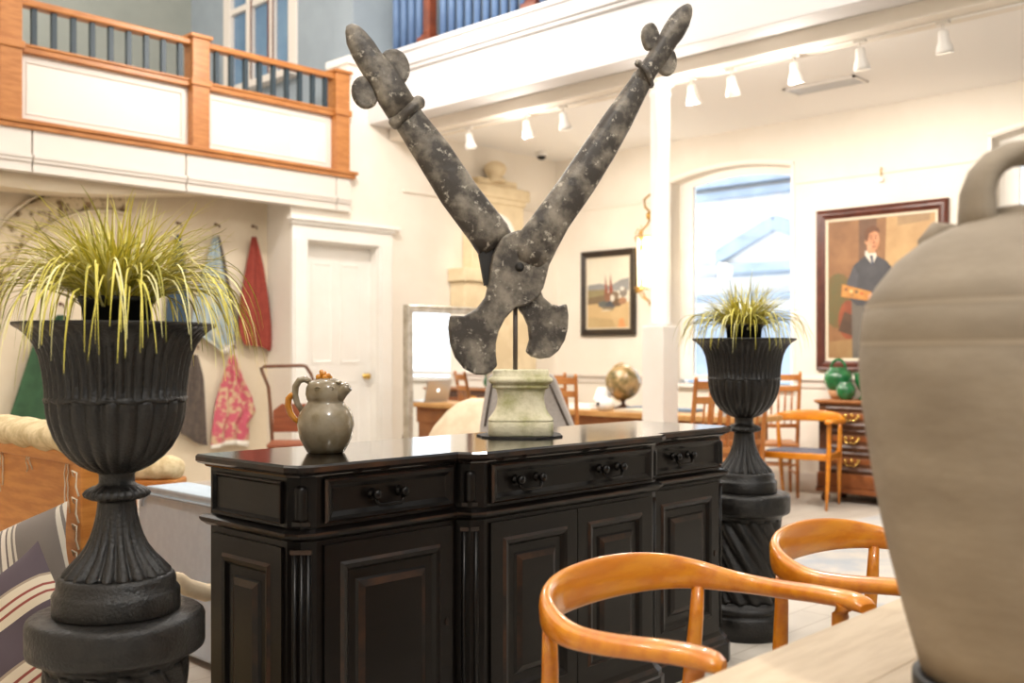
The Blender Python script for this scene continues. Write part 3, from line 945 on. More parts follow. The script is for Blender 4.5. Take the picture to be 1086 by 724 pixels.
for pts, off, par in (([(700, 34), (696, 25), (691, 22.5), (684.5, 26), (681.5, 34), (683, 44), (687, 53), (695, 52), (702, 42)], .02, fr), ([(714, 50), (718, 57), (719.5, 66), (717, 75), (711, 81), (703, 78), (699, 72), (703, 60)], .02, fr),
                     ([(404, 57), (411, 51.5), (420, 50.5), (429, 55), (434.5, 65), (436, 77), (430, 88), (424, 92), (412, 76)], -.022, fl_), ([(388, 79), (380, 80.5), (374, 87), (373, 98), (377, 108), (385, 114.5), (393, 114.5), (402, 109), (398, 92)], -.022, fl_)):
    plate('wing', smooth(pts), off, .028, par, bev=.010)
# pivot bolt and rod
pv = sp(551, 283, .02)
bo = MB()
Mx = Matrix.Translation(pv) @ SN.to_track_quat('Z', 'Y').to_matrix().to_4x4()
kk = MB().lathe([(.016, 0), (.016, .003), (.011, .005), (.011, .008), (.006, .010), (.001, .010)], seg=20)
bo.add([Mx @ v for v in kk.v], kk.f, 0, True); bo.build('pivot_bolt', M['slate'], sh)
ra = sp(546.5, 318, -.025); rod = MB(); rod.lathe([(.0085, TOP + .225), (.0085, ra.z)], (SP.x - .0, SP.y, 0), seg=14)
a0 = Vector((ra.x, ra.y, TOP + .2345))
rod = MB(); rod.tube([a0, ra], .0085, 14); rod.build('mounting_rod', mat('brown_iron', (84, 74, 68), rough=.5), sh)

# ------------------------------------------------------------------ jug with a face
JP = pt(345.5, 480, 2.99); JP.z = TOP
jg = thing('pottery_jug', (JP.x, JP.y, TOP), 'grey salt glazed pottery jug with a face, amber handle and amber knob', 'jug')
S = 1 / 363.0
MB().lathe([(17 * S, 0), (19.5 * S, .002), (23 * S, 7 * S), (27.5 * S, 16 * S), (29.8 * S, 29 * S), (29 * S, 38 * S), (25.5 * S, 46 * S), (20 * S, 52 * S), (18.6 * S, 54.5 * S), (20 * S, 56.5 * S), (21.3 * S, 62 * S), (20.6 * S, 69 * S), (17.5 * S, 75 * S), (10 * S, 78.5 * S), (.5 * S, 79.5 * S)], (JP.x, JP.y, TOP), seg=56).build('body', M['pottery'], jg)
c = Vector((JP.x, JP.y, TOP))
V3 = lambda x, z, f=0: c + RT * (x * S) - FW * (f * S) + Vector((0, 0, z * S))
MB().tube([V3(-17, 75), V3(-22, 78), V3(-28, 76.5), V3(-32, 70), V3(-32.5, 61), V3(-30, 52), V3(-25, 44)], [3.2 * S, 3.6 * S, 3.6 * S, 3.6 * S, 3.4 * S, 3.2 * S, 3 * S], 12, flat=1.5, up=(CA, SA, 0)).build('handle', M['pottery'], jg)
MB().tube([V3(-31, 62), V3(-36, 61), V3(-39.5, 57), V3(-40, 50), V3(-37.5, 42), V3(-33, 36), V3(-27, 31)], [3 * S, 3.4 * S, 3.6 * S, 3.6 * S, 3.4 * S, 3 * S, 2.6 * S], 12, flat=1.4, up=(CA, SA, 0)).build('amber_handle', M['amber'], jg)
sp_ = MB(); A = V3(14, 62, 6); B = V3(25.5, 70, 11); dr = (B - A)
sp_.tube([A, A.lerp(B, .5), A.lerp(B, .85), B, B, B - dr * .12, A.lerp(B, .45)], [9 * S, 6.6 * S, 5.6 * S, 5.4 * S, 3.4 * S, 3.2 * S, 2.6 * S], 18)
sp_.build('spout', M['pottery'], jg)
kn = MB()
for x, z, f, r in ((-7, 80, 3, 3.4), (-2.5, 83, 1, 4.2), (2.5, 81, 2, 3.6), (-4.5, 85.5, 0, 2.6), (0, 79.5, 5, 3.2), (5, 79.5, 1, 2.4)): kn.ball(V3(x, z, f), r * S, seg=12)
kn.build('amber_knob', M['amber'], jg)
ey = MB()
for x, f in ((-5, 20.2), (9, 18.4)):
    ey.tube([V3(x + 3 * cos(a), 68.5 + 1.6 * sin(a), f - .25 * abs(x + 3 * cos(a)) * .2) for a in [2 * pi * i / 12 for i in range(12)]], .75 * S, 6, closed=True, up=(CA, SA, 0))
ey.ball(V3(15, 74.5, 10), 2.6 * S, seg=10, sc=(1.3, 1.3, .8))
ey.build('face', M['pottery'], jg)

# ------------------------------------------------------------------ foreground table and big jar
TH = .74
tb = thing('dining_table', (1.9, .2, 0), 'long pale limed oak table in the right foreground under the big clay jar', 'table')
mb = MB(); w0, w1 = -.28, .85
for k in range(6):
    a = w0 + (w1 - w0) * k / 6; b_ = w0 + (w1 - w0) * (k + 1) / 6
    mb.box(.86, 3.25, a + .0004, b_ - .0004, TH - .042, TH)
mb.build('tabletop', M['paleoak'], tb, bevel=.0012)
ap = MB(); ap.box(.98, 3.13, .72, .745, TH - .14, TH - .043); ap.box(.98, 3.13, -.17, -.145, TH - .14, TH - .043); ap.box(.98, 1.005, -.145, .72, TH - .14, TH - .043); ap.box(3.105, 3.13, -.145, .72, TH - .14, TH - .043)
ap.build('apron', M['paleoak'], tb)
for x in (.985, 3.05):
    for y in (-.17, .67): MB().box(x, x + .075, y, y + .075, 0, TH - .043).build('leg', M['paleoak'], tb, bevel=.005)

JZ = 1.42
JB = pt(1090, 724, JZ); JB.z = TH
sd = MB().lathe([(.145, 0), (.15, .004), (.15, .030), (.145, .034)], (JB.x, JB.y, TH), seg=64)
tag(sd.build('jar_stand', M['soil'], loc=(JB.x, JB.y, TH)), 'low round black stand under the big clay jar on the table', 'stand')
jr = thing('clay_jar', (JB.x, JB.y, TH + .035), 'big unglazed grey brown clay jar with loop handles in the right foreground', 'jar')
jz = lambda y: CAMH + (HY - y) / FOC * JZ
jrr = lambda x: (1090 - x) / FOC * JZ * .992
prof = [(.118, TH + .035), (.130, TH + .042)]
for x, y in ((985, 722), (973, 680), (962, 640), (952, 600), (943, 560), (932, 500), (921.5, 430), (919, 400), (918.6, 372)): prof.append((jrr(x), jz(y)))
prof += [(jrr(921), jz(366)), (jrr(919.6), jz(362))]
for x, y in ((921, 345), (923.2, 330)): prof.append((jrr(x), jz(y)))
prof += [(jrr(926.2), jz(326)), (jrr(925.2), jz(322))]
for x, y in ((937, 301), (957, 275.5), (984, 254), (1010, 241), (1030, 234), (1050, 229)): prof.append((jrr(x), jz(y)))
prof += [(.046, jz(228)), (.048, jz(222)), (.041, jz(220)), (.028, jz(224)), (.004, jz(226))]
prof = [p for i, p in enumerate(prof) if i < 2 or p[1] > TH + .03 or True]
jms = [0] * len(prof)
for i, p in enumerate(prof[:-1]):
    if abs(p[1] - jz(366)) < 1e-4 or abs(p[1] - jz(326)) < 1e-4: jms[i] = 1
mb = MB(); mb.lathe(prof, (JB.x, JB.y, 0), seg=96, ms=jms); mb.build('body', [M['jar'], M['jarline']], jr)
C3 = Vector((JB.x, JB.y, 0))
def jp(px, py, f=0):
    k = FOC / JZ
    return C3 + RT * ((px - 1090) / k) + Vector((0, 0, jz(py))) - FW * f
path = [jp(1037, 250), jp(1036, 225), jp(1036, 205), jp(1042, 187), jp(1055, 172), jp(1072, 164), jp(1090, 162), jp(1108, 164), jp(1125, 172), jp(1138, 187), jp(1144, 205), jp(1144, 225), jp(1143, 250)]
MB().tube(path, [.0235, .021, .0195, .0185, .018, .0178, .0178, .0178, .018, .0185, .0195, .021, .0235], 16, flat=1.9, up=(CA, SA, 0)).build('top_handle', M['jar'], jr)
for px, f in ((1030, -.09), (1155, -.09)):
    mb = MB(); s = -1 if px < 1090 else 1
    q = [jp(px - s * 28, 252, f), jp(px - s * 8, 240, f), jp(px + s * 8, 238, f), jp(px + s * 16, 248, f), jp(px + s * 12, 268, f)]
    mb.tube(q, [.018, .016, .016, .016, .018], 14, flat=1.4, up=(CA, SA, 0)); mb.build('side_handle', M['jar'], jr)

# ------------------------------------------------------------------ round armchairs
def make_armchair(loc, rz, label):
    t = thing('armchair', loc, label, 'chair', 'golden wooden round armchairs', rz)
    half = [(.278, -.245, .690, .022, .010), (.283, -.228, .696, .031, .015), (.288, -.19, .700, .034, .017), (.297, -.12, .698, .0325, .018), (.309, -.03, .692, .029, .019), (.312, .05, .690, .025, .021), (.298, .11, .694, .021, .026), (.264, .17, .704, .017, .034), (.205, .215, .713, .0145, .041), (.118, .243, .719, .013, .046), (0, .252, .722, .0125, .048)]
    st = half + [(-x, y, z, a, b) for x, y, z, a, b in half[:-1][::-1]]
    # resample smoothly (Catmull-Rom)
    def cr(p0, p1, p2, p3, q):
        return tuple(.5 * (2 * b + (c - a) * q + (2 * a - 5 * b + 4 * c - d) * q * q + (3 * b - a - 3 * c + d) * q ** 3) for a, b, c, d in zip(p0, p1, p2, p3))
    pts = []
    for i in range(len(st) - 1):
        p0 = st[max(0, i - 1)]; p3 = st[min(len(st) - 1, i + 2)]
        for k in range(4): pts.append(cr(p0, st[i], st[i + 1], p3, k / 4))
    pts.append(st[-1])
    rs = []
    for i, (x, y, z, a, b) in enumerate(pts):
        q0 = pts[max(0, i - 1)]; q1 = pts[min(len(pts) - 1, i + 1)]
        tg = Vector((q1[0] - q0[0], q1[1] - q0[1], 0)).normalized(); n = Vector((tg.y, -tg.x, 0))
        lean = max(0, (b - .02)) * 4.0
        up = (Vector((0, 0, 1)) + n * lean * .9 * (1)).normalized()
        ring = []
        for j in range(20):
            th = 2 * pi * j / 20; e = .75
            cs = abs(cos(th)) ** e * (1 if cos(th) >= 0 else -1); sn = abs(sin(th)) ** e * (1 if sin(th) >= 0 else -1)
            ring.append(Vector((x, y, z)) + n * (a * cs) + up * (b * sn))
        rs.append(ring)
    MB().rings(rs, 0, True).build('top_rail', M['teak'], t, local=True)
    for s in (-1, 1):
        MB().tube([(s * .278, -.192, .692), (s * .276, -.184, .668), (s * .273, -.181, .60), (s * .274, -.185, .46), (s * .272, -.19, .40), (s * .266, -.205, .15), (s * .262, -.215, 0)], [.027, .018, .0155, .019, .0195, .015, .0105], 14).build('leg', M['teak'], t, local=True)
        MB().tube([(s * .263, .166, .678), (s * .259, .168, .60), (s * .250, .178, .45), (s * .247, .186, .38), (s * .238, .21, .15), (s * .232, .23, 0)], [.0145, .017, .020, .0195, .015, .0105], 14).build('leg', M['teak'], t, local=True)
    f = MB()
    f.bar((-.274, -.185, .415), (.274, -.185, .415), .024, .055); f.bar((-.25, .18, .415), (.25, .18, .415), .024, .055)
    for s in (-1, 1): f.bar((s * .274, -.185, .415), (s * .25, .18, .415), .024, .055)
    f.build('seat_frame', M['teak'], t, local=True, bevel=.008)
    rs = []
    for k, z in ((.97, .425), (1.0, .435), (1.0, .447), (.96, .455), (.8, .452), (.3, .446)):
        ring = []
        for j in range(32):
            a = 2 * pi * j / 32
            x = (abs(cos(a)) ** .35) * (1 if cos(a) >= 0 else -1); y = (abs(sin(a)) ** .35) * (1 if sin(a) >= 0 else -1)
            ring.append(Vector((x * k * (.255 - .014 * y), -.003 + y * k * .178, z)))
        rs.append(ring)
    MB().rings(rs, 0, True).build('seat', M['leather'], t, local=True)
    return t


CH = make_armchair((1.785, 1.19, 0), 0, 'golden wooden round armchair in the foreground, nearest to the camera at the pale table')
copy_tree(CH, (2.56, 1.11, 0), rz=0, label='golden wooden round armchair beside the first one, partly behind the clay jar')
copy_tree(CH, (7.68, 4.08, .0), rz=radians(-80), label='golden wooden round armchair with a blue seat standing in front of the chest of drawers')
# ------------------------------------------------------------------ chest of drawers and what stands on it
CW0, CW1, CU0, CU1, CHH = 2.92, 4.11, 8.02, 8.40, .85
ch = thing('chest_of_drawers', (CU0 + .2, (CW0 + CW1) / 2, 0), 'dark walnut chest of three inlaid drawers below the portrait', 'chest of drawers')
MB().box(CU0, CU1, CW0, CW1, .09, CHH - .025).build('carcass', M['walnut'], ch, bevel=.006)
mb = MB(); mb.box(CU0 - .03, CU1 + .01, CW0 - .03, CW1 + .03, CHH - .022, CHH); mb.box(CU0 - .015, CU1, CW0 - .015, CW1 + .015, CHH - .035, CHH - .022)
mb.build('top', M['deskbody'], ch, bevel=.006)
mb = MB(); mb.box(CU0 - .02, CU1, CW0 - .02, CW1 + .02, .08, .125); mb.box(CU0 - .012, CU1, CW0 - .012, CW1 + .012, .125, .245)
mb.build('plinth', M['inlay'], ch, bevel=.008)
for y in (CW0 + .03, CW1 - .07):
    MB().lathe([(.02, 0), (.035, .01), (.04, .035), (.03, .06), (.024, .082)], (CU0 + .03, y + .02, 0), seg=20).build('foot', M['walnut'], ch)
    MB().lathe([(.02, 0), (.035, .01), (.04, .035), (.03, .06), (.024, .082)], (CU1 - .05, y + .02, 0), seg=20).build('foot', M['walnut'], ch)
for k in range(3):
    z = .265 + k * .185
    DWD = CW1 - CW0 - .14
    d = MB().panel((CU0, CW1 - .07, z), (0, -1, 0), (0, 0, 1), DWD, .16, [(0, 0), (0, .014), (.012, .02), (.03, .012), (.036, .006), (.042, .006)]).build('drawer', M['walnut'], ch)
    MB().panel((CU0 - .006, CW1 - .07 - .06, z + .062), (0, -1, 0), (0, 0, 1), DWD - .12, .048, [(0, 0), (0, .004), (.006, .006)]).build('inlaid_band', M['inlay'], d)
    for y in (CW1 - .30, CW0 + .30):
        x = CU0 - .014; zz = z + .088
        h = MB(); hw = .055
        h.tube([(x, y - hw, zz), (x - .012, y - hw * .95, zz - .02), (x - .016, y - hw * .5, zz - .040), (x - .016, y, zz - .034), (x - .016, y + hw * .5, zz - .040), (x - .012, y + hw * .95, zz - .02), (x, y + hw, zz)], .0065, 8)
        for s_ in (-1, 0, 1): h.ball((x, y + s_ * hw, zz if s_ else zz + .004), .016, seg=12, sc=(.5, 1, 1))
        h.build('handle', M['brass'], d)
mb = MB()
for z in (.437, .622): mb.box(CU0 - .012, CU0, CW0 + .03, CW1 - .03, z, z + .012)
mb.build('drawer_divider', M['walnut'], ch)

def on_chest(px): return pu(px, 415, 8.27)
p = on_chest(889)
j = thing('green_jug', (p.x, p.y, CHH), 'large green glazed jug with a loop handle and bare clay foot on the chest', 'jug')
c = (p.x, p.y, CHH)
MB().lathe([(.05, 0), (.062, .01), (.075, .035), (.088, .075)], c, seg=40).build('bare_foot', M['terracotta'], j)
mb = MB(); mb.lathe([(.088, .074), (.105, .11), (.118, .15), (.122, .185), (.112, .22), (.09, .245), (.075, .255), (.078, .27), (.07, .272), (.06, .25)], c, seg=40)
mb.build('body', M['green'], j)
MB().tube([Vector(c) + Vector((0, .065 * cos(a), .262 + .075 * sin(a))) for a in [pi * i / 12 for i in range(13)]], .0135, 12).build('loop_handle', M['green'], j)
p2 = pu(897, 420, 8.10)
tag(MB().lathe([(.035, 0), (.045, .004), (.052, .014), (.07, .04), (.078, .07), (.075, .1), (.06, .128), (.048, .138), (.05, .15), (.044, .151), (.036, .135), (.01, .13)], (p2.x, p2.y, CHH), seg=36).build('green_pot', M['green'], loc=(p2.x, p2.y, CHH)), 'small round green glazed pot in front of the large green jug', 'pot')
p3 = pu(917, 415, 8.22)
tag(MB().lathe([(.05, 0), (.055, .008), (.03, .03), (.022, .055), (.035, .075), (.06, .10), (.078, .15), (.085, .21), (.092, .225), (.084, .226), (.07, .16), (.01, .1)], (p3.x, p3.y, CHH), seg=36).build('green_goblet', M['green'], loc=(p3.x, p3.y, CHH)), 'green glazed footed goblet beside the big jar outline, right of the green jug', 'goblet')


# ------------------------------------------------------------------ pictures
def picture(name, label, w1, w0, z0, z1, fw, fm, slip, paint):
    """hung on the right wall; viewer's left is w1"""
    W, H = w1 - w0, z1 - z0
    t = thing(name, (UB - .03, (w0 + w1) / 2, z0), label, 'painting')
    ex, ey = Vector((0, -1, 0)), Vector((0, 0, 1))
    O = Vector((UB - .006, w1, z0))
    MB().panel(O, ex, ey, W, H, [(0, 0), (0, .03), (.012, .042), (fw * .35, .034), (fw * .6, .036), (fw * .85, .022), (fw, .018), (fw, .006)], cap=False).build('frame', fm, t)
    if slip:
        MB().panel(O, ex, ey, W, H, [(fw - .002, .012), (fw, .02), (fw + slip, .016), (fw + slip, .008)], cap=False).build('slip', M['slip'], t)
    i = fw + slip - .002
    cv = MB(); cv.panel(O + ex * i + ey * i, ex, ey, W - 2 * i, H - 2 * i, [(0, 0), (0, .010)])
    mats = [None]
    cw, chh = W - 2 * i, H - 2 * i; layer = [0]
    def add(pts, m):
        if m not in mats: mats.append(m)
        layer[0] += 1
        cv.add([O + ex * (i + min(max(x, 0), 1) * cw) + ey * (i + min(max(y, 0), 1) * chh) + ex.cross(ey) * (.010 + .00025 * layer[0]) for x, y in pts], [list(range(len(pts)))], mats.index(m))
    mats[0] = paint(add)
    cv.build('canvas', mats, t)
    return t


def ell(x, y, rx, ry, n=20, rot=0):
    return [(x + rx * cos(2 * pi * k / n) * cos(rot) - ry * sin(2 * pi * k / n) * sin(rot), y + rx * cos(2 * pi * k / n) * sin(rot) + ry * sin(2 * pi * k / n) * cos(rot)) for k in range(n)]


def P_(c, c2, s=6): return mat('oil_paint', c, c2, rough=.5, scale=s, detail=6, lo=.35, hi=.65)


def portrait(add):
    bg = P_((150, 108, 70), (124, 86, 54), 4)
    add([(.52, 0), (1, 0), (1, 1), (.56, 1)], P_((190, 156, 108), (168, 132, 88), 3))
    add([(.30, .62), (.46, .62), (.47, 1), (.30, 1)], P_((112, 80, 58), (98, 70, 50), 5))
    add([(.66, .93), (.95, .95), (.95, 1), (.66, 1)], P_((160, 130, 92), (146, 118, 84)))
    add(ell(.10, .42, .16, .2), P_((96, 88, 52), (112, 84, 46)))
    add(ell(.2, .28, .1, .14), P_((150, 78, 46), (118, 60, 38)))
    add([(.0, 0), (.6, 0), (.5, .1), (.2, .14), (0, .12)], P_((140, 104, 66), (150, 120, 78)))
    add([(.1, .2), (.26, .16), (.28, .3), (.16, .34)], P_((70, 50, 38), (86, 62, 44)))
    gr = P_((106, 98, 88), (94, 88, 80))
    add([(.24, .0), (.52, 0), (.50, .42), (.23, .42)], gr)
    add([(.36, 0), (.40, 0), (.39, .34), (.37, .34)], P_((80, 74, 68), (72, 66, 60)))
    jk = P_((72, 71, 74), (58, 57, 61))
    add([(.20, .44), (.19, .56), (.25, .67), (.36, .735), (.46, .735), (.56, .69), (.63, .62), (.64, .42), (.52, .38), (.28, .38)], jk)
    add([(.19, .56), (.25, .67), (.30, .60), (.27, .46), (.18, .46)], P_((84, 83, 86), (72, 71, 75)))
    add([(.365, .77), (.45, .77), (.47, .73), (.43, .665), (.36, .74)], P_((222, 214, 200), (206, 196, 180)))
    add([(.405, .735), (.435, .735), (.44, .67), (.425, .66)], P_((60, 66, 84), (54, 58, 74)))
    sk = P_((206, 150, 112), (186, 126, 88), 8)
    add([(.375, .84), (.46, .84), (.455, .75), (.385, .75)], sk)
    add(ell(.435, .84, .062, .075), sk)
    dk = P_((120, 78, 54), (104, 66, 46))
    for q in (ell(.418, .855, .012, .005, 10), ell(.462, .855, .011, .005, 10), ell(.443, .795, .018, .0045, 10), [(.440, .85), (.452, .82), (.438, .815)], ell(.418, .872, .017, .004, 10), ell(.464, .872, .015, .004, 10)): add(q, dk)
    add(ell(.371, .838, .012, .02, 12), sk)
    hr_ = P_((108, 68, 40), (88, 54, 32))
    add([(.365, .84), (.355, .89), (.38, .93), (.44, .945), (.49, .925), (.50, .89), (.45, .905), (.40, .89), (.385, .83)], hr_)
    add([(.13, .45), (.43, .405), (.425, .475), (.14, .54)], P_((190, 138, 70), (168, 106, 50), 9))
    for x, y, c in ((.18, .50, (120, 80, 50)), (.23, .485, (210, 180, 120)), (.28, .48, (90, 80, 60)), (.33, .465, (180, 90, 50)), (.24, .455, (150, 110, 60))): add(ell(x, y, .016, .012, 10), P_(c, c))
    add(ell(.42, .44, .03, .025), sk)
    return bg


def harbour(add):
    bg = P_((222, 216, 198), (210, 204, 188), 3)
    add([(0, 0), (1, 0), (1, .36), (0, .40)], P_((206, 178, 132), (194, 164, 118), 3))
    add([(0, .62), (.3, .64), (.55, .6), (.8, .68), (1, .70), (1, .52), (0, .54)], P_((150, 150, 150), (138, 138, 136), 6))
    add([(0, .55), (.45, .55), (.42, .44), (0, .38)], P_((150, 140, 104), (138, 124, 92), 6))
    add([(0, .44), (.4, .47), (.45, .36), (0, .34)], P_((128, 110, 84), (116, 98, 76), 6))
    sr = P_((160, 92, 72), (140, 76, 60), 8)
    add([(.43, .76), (.50, .5), (.42, .5)], sr); add([(.55, .77), (.62, .5), (.52, .5)], sr)
    add([(.40, .5), (.62, .5), (.58, .38), (.42, .38)], P_((150, 108, 84), (130, 90, 70), 8))
    for x, y, a, b_, c in ((.38, .34, .12, .05, (110, 112, 108)), (.56, .33, .12, .06, (88, 92, 98)), (.72, .36, .12, .06, (120, 96, 74)), (.66, .46, .1, .06, (140, 120, 100)), (.86, .5, .09, .07, (150, 140, 130)), (.50, .27, .14, .03, (150, 134, 108)), (.84, .38, .1, .05, (176, 132, 100)), (.6, .42, .05, .05, (226, 216, 200)), (.83, .55, .05, .03, (230, 224, 212)), (.45, .25, .12, .012, (222, 206, 176))):
        add(ell(x, y, a, b_, 14), P_(c, tuple(int(v * .86) for v in c), 10))
    add([(.74, .0), (.92, 0), (.86, .14), (.76, .12)], P_((222, 160, 104), (206, 146, 96), 6))
    add([(0, 0), (.7, 0), (.6, .12), (0, .16)], P_((180, 152, 108), (190, 166, 122), 4))
    return bg


picture('portrait_painting', 'large framed portrait of a person in a dark jacket holding a paint box', 4.34, 3.19, 1.09, 2.50, .085, M['framebrown'], .022, portrait)
picture('harbour_painting', 'smaller black framed painting of sailing boats in a harbour', 7.06, 6.34, 1.43, 2.325, .07, M['frameblack'], .012, harbour)

# hook on the picture rail
hk = thing('picture_hook', (UB - .03, pu(936, 183, UB)[1], 2.72), 'small white clip on the picture rail above the portrait', 'hook')
y = hk.location.y
MB().box(UB - .05, UB - .022, y - .02, y + .02, 2.69, 2.735).build('clip', M['whitemetal'], hk, bevel=.008)
MB().tube([(UB - .03, y, 2.735), (UB - .034, y, 2.80), (UB - .028, y, 2.815), (UB - .02, y, 2.8)], .006, 8).build('bracket', M['brass'], hk)

# hanging gilt lantern, on a scrolled arm from the wall behind the column
lu = UB - .28; lw = pu(690, 300, lu)[1]
t = thing('wall_lantern', (lu, lw, 1.80), 'gilded wall lantern with a glowing cream shade behind the white column', 'lantern')
MB().lathe([(.001, 1.88), (.125, 1.89), (.13, 2.38), (.001, 2.39)], (lu, lw, 0), seg=32).build('shade', M['paperlamp'], t)
fr_ = MB()
for k in range(4):
    a = pi / 4 + k * pi / 2 + .8; x, y = lu + .155 * cos(a), lw + .155 * sin(a)
    fr_.tube([(x, y, 1.88), (x, y, 2.38)], .010, 8); fr_.ball((x, y, 1.86), .024, seg=10); fr_.ball((x, y, 2.36), .026, seg=10); fr_.ball((x, y, 2.26), .02, seg=10, sc=(1, 1, 2))
    fr_.tube([(x, y, 2.38), (lu + .13 * cos(a), lw + .13 * sin(a), 2.44), (lu + .05 * cos(a), lw + .05 * sin(a), 2.50), (lu, lw, 2.56)], .008, 8)
    fr_.tube([(x, y, 2.38), (lu + .18 * cos(a), lw + .18 * sin(a), 2.43), (lu + .15 * cos(a), lw + .15 * sin(a), 2.48)], .006, 8)
    fr_.tube([(x, y, 1.87), (lu + .09 * cos(a), lw + .09 * sin(a), 1.79), (lu, lw, 1.74)], .008, 8)
for z in (1.885, 2.375): fr_.tube([(lu + .155 * cos(2 * pi * i / 24), lw + .155 * sin(2 * pi * i / 24), z) for i in range(24)], .008, 8, closed=True)
fr_.ball((lu, lw, 1.73), .022, seg=10)
fr_.build('cage', M['gilt'], t)
sc = MB(); sc.lathe([(.03, 2.55), (.045, 2.57), (.045, 2.61), (.02, 2.63)], (lu, lw, 0), seg=16)
sc.tube([(lu, lw, 2.62), (lu - .01, lw + .06, 2.68), (lu + .02, lw + .09, 2.76), (lu + .08, lw + .05, 2.82), (lu + .18, lw, 2.80), (UB - .012, lw, 2.72)], .012, 8)
sc.box(UB - .014, UB, lw - .04, lw + .04, 2.6, 2.74)
sc.build('bracket', M['gilt'], t)

# ------------------------------------------------------------------ desk, globe, laptop, papers
DH = .75
DU, DV, DW0, DW1 = 6.75, 7.31, 4.05, 6.15
t = thing('desk', ((DU + DV) / 2, (DW0 + DW1) / 2, 0), 'long honey coloured pine desk behind the white column', 'desk')
MB().box(DU, DV, DW0, DW1, DH - .045, DH).build('desktop', M['deskwood'], t, bevel=.006)
mb = MB(); mb.box(DU + .06, DV - .06, DW0 + .12, DW0 + .55, 0.02, DH - .046); mb.build('pedestal', M['deskbody'], t, bevel=.005)
mb = MB(); mb.box(DU + .06, DV - .06, DW1 - .55, DW1 - .12, 0.02, DH - .046); mb.build('pedestal', M['deskbody'], t, bevel=.005)
mb = MB(); mb.box(DU + .05, DV - .05, DW0 + .1, DW1 - .1, DH - .20, DH - .046); mb.build('apron', M['deskbody'], t, bevel=.005)
mb = MB(); mb.box(DU + .05, DV - .05, DW0 + .11, DW0 + .56, 0, .06); mb.box(DU + .05, DV - .05, DW1 - .56, DW1 - .11, 0, .06); mb.build('plinth', M['deskbody'], t)

g = pu(661, 418, 7.2); gx, gy = 7.2, g.y
t = thing('globe', (gx, gy, DH), 'gold and green terrestrial globe on a small stand on the pine desk', 'globe')
gr = .158; gz = DH + .235
mb = MB(); mb.ball((gx, gy, gz), gr, seg=40); mb.build('sphere', M['gold'], t)
mb = MB(); mb.lathe([(.09, DH), (.092, DH + .012), (.05, DH + .025), (.018, DH + .04), (.016, gz - gr - .012), (.03, gz - gr + .002)], (gx, gy, 0), seg=28); mb.build('stand', M['walnut'], t)
mb = MB(); mb.tube([(gx, gy + (gr + .012) * sin(a), gz - (gr + .012) * cos(a)) for a in [pi * i / 20 for i in range(21)]], .006, 8); mb.build('meridian', M['brass'], t)

t = thing('laptop', (6.95, 4.17, DH), 'silver laptop standing open on the desk end, seen in the standing mirror', 'laptop')
MB().box(6.79, 7.11, 4.06, 4.28, DH, DH + .015).build('base', M['alu'], t, bevel=.004)
Mx = Matrix.Translation((6.95, 4.285, DH + .014)) @ Matrix.Rotation(radians(-14), 4, 'X')
MB().box(-.16, .16, -.004, .004, 0, .22, 0, Mx).build('lid', M['alu'], t)
mb = MB(); mb.ball((0, 0, 0), .016, seg=16, sc=(1, .12, 1.1)); mb.v = [Mx @ (v + Vector((0, .005, .11))) for v in mb.v]
mb.build('lid_mark', M['screen'], t)

rnd = random.Random(21)
def sheet(x, y, z, a, w, h, m, name, label, th=.004):
    Mx = Matrix.Translation((x, y, z)) @ Matrix.Rotation(a, 4, 'Z')
    o = MB().box(-w / 2, w / 2, -h / 2, h / 2, 0, th, 0, Mx).build(name, m, loc=(x, y, z), bevel=min(.002, th * .3))
    return o
tag(sheet(6.97, 5.82, DH, .1, .22, .30, M['paper'], 'paper_stack', '', .018), 'low stack of white papers on the desk, left of the globe', 'papers')
tag(sheet(6.92, 5.12, DH, -.1, .29, .40, M['slip'], 'open_book', '', .022), 'flat cream folder on the desk in front of the globe', 'folder')
tag(sheet(7.18, 5.28, DH, .1, .2, .28, M['bookblue'], 'notebook', '', .03), 'blue grey notebook at the back of the desk, left of the globe', 'notebook')
tag(sheet(7.19, 4.92, DH, .1, .22, .3, M['bookblue'], 'notebook', '', .025), 'blue grey notebook on the desk, right of the globe by the column', 'notebook')
tag(sheet(7.19, 6.0, DH, 0, .21, .3, M['paper'], 'paper_stack', '', .03), 'small white paper stack at the left end of the desk', 'papers')
q = (7.18, 5.76)
t = thing('table_lamp', (*q, DH), 'small white desk lamp with a tapering shade beside the globe', 'lamp')
MB().lathe([(.05, 0), (.05, .012), (.015, .022), (.012, .09)], (*q, DH), seg=24).build('base', M['whitemetal'], t)
MB().lathe([(.085, .075), (.045, .185), (.04, .185), (.08, .075)], (*q, DH), seg=28, cap=False).build('shade', M['paper'], t)
t = thing('pot', (6.87, 4.9, DH), 'small amber pot on the desk close to the white column', 'pot')
MB().lathe([(.03, 0), (.042, .01), (.05, .045), (.04, .075), (.034, .08), (.03, .07), (.005, .06)], (6.87, 4.9, DH), seg=24).build('body', M['amber'], t)

p = pt(645, 430, 8.75)
t = thing('white_pot', (6.84, p.y, DH), 'small round white pot with a dark knob on the front edge of the desk', 'pot')
MB().lathe([(.04, 0), (.065, .012), (.085, .045), (.08, .08), (.055, .105), (.02, .115), (.002, .117)], (6.84, p.y, DH), seg=28).build('body', M['paper'], t)
MB().ball((6.84 - .07, p.y + .01, DH + .06), .022, seg=12).build('knob', M['soil'], t)
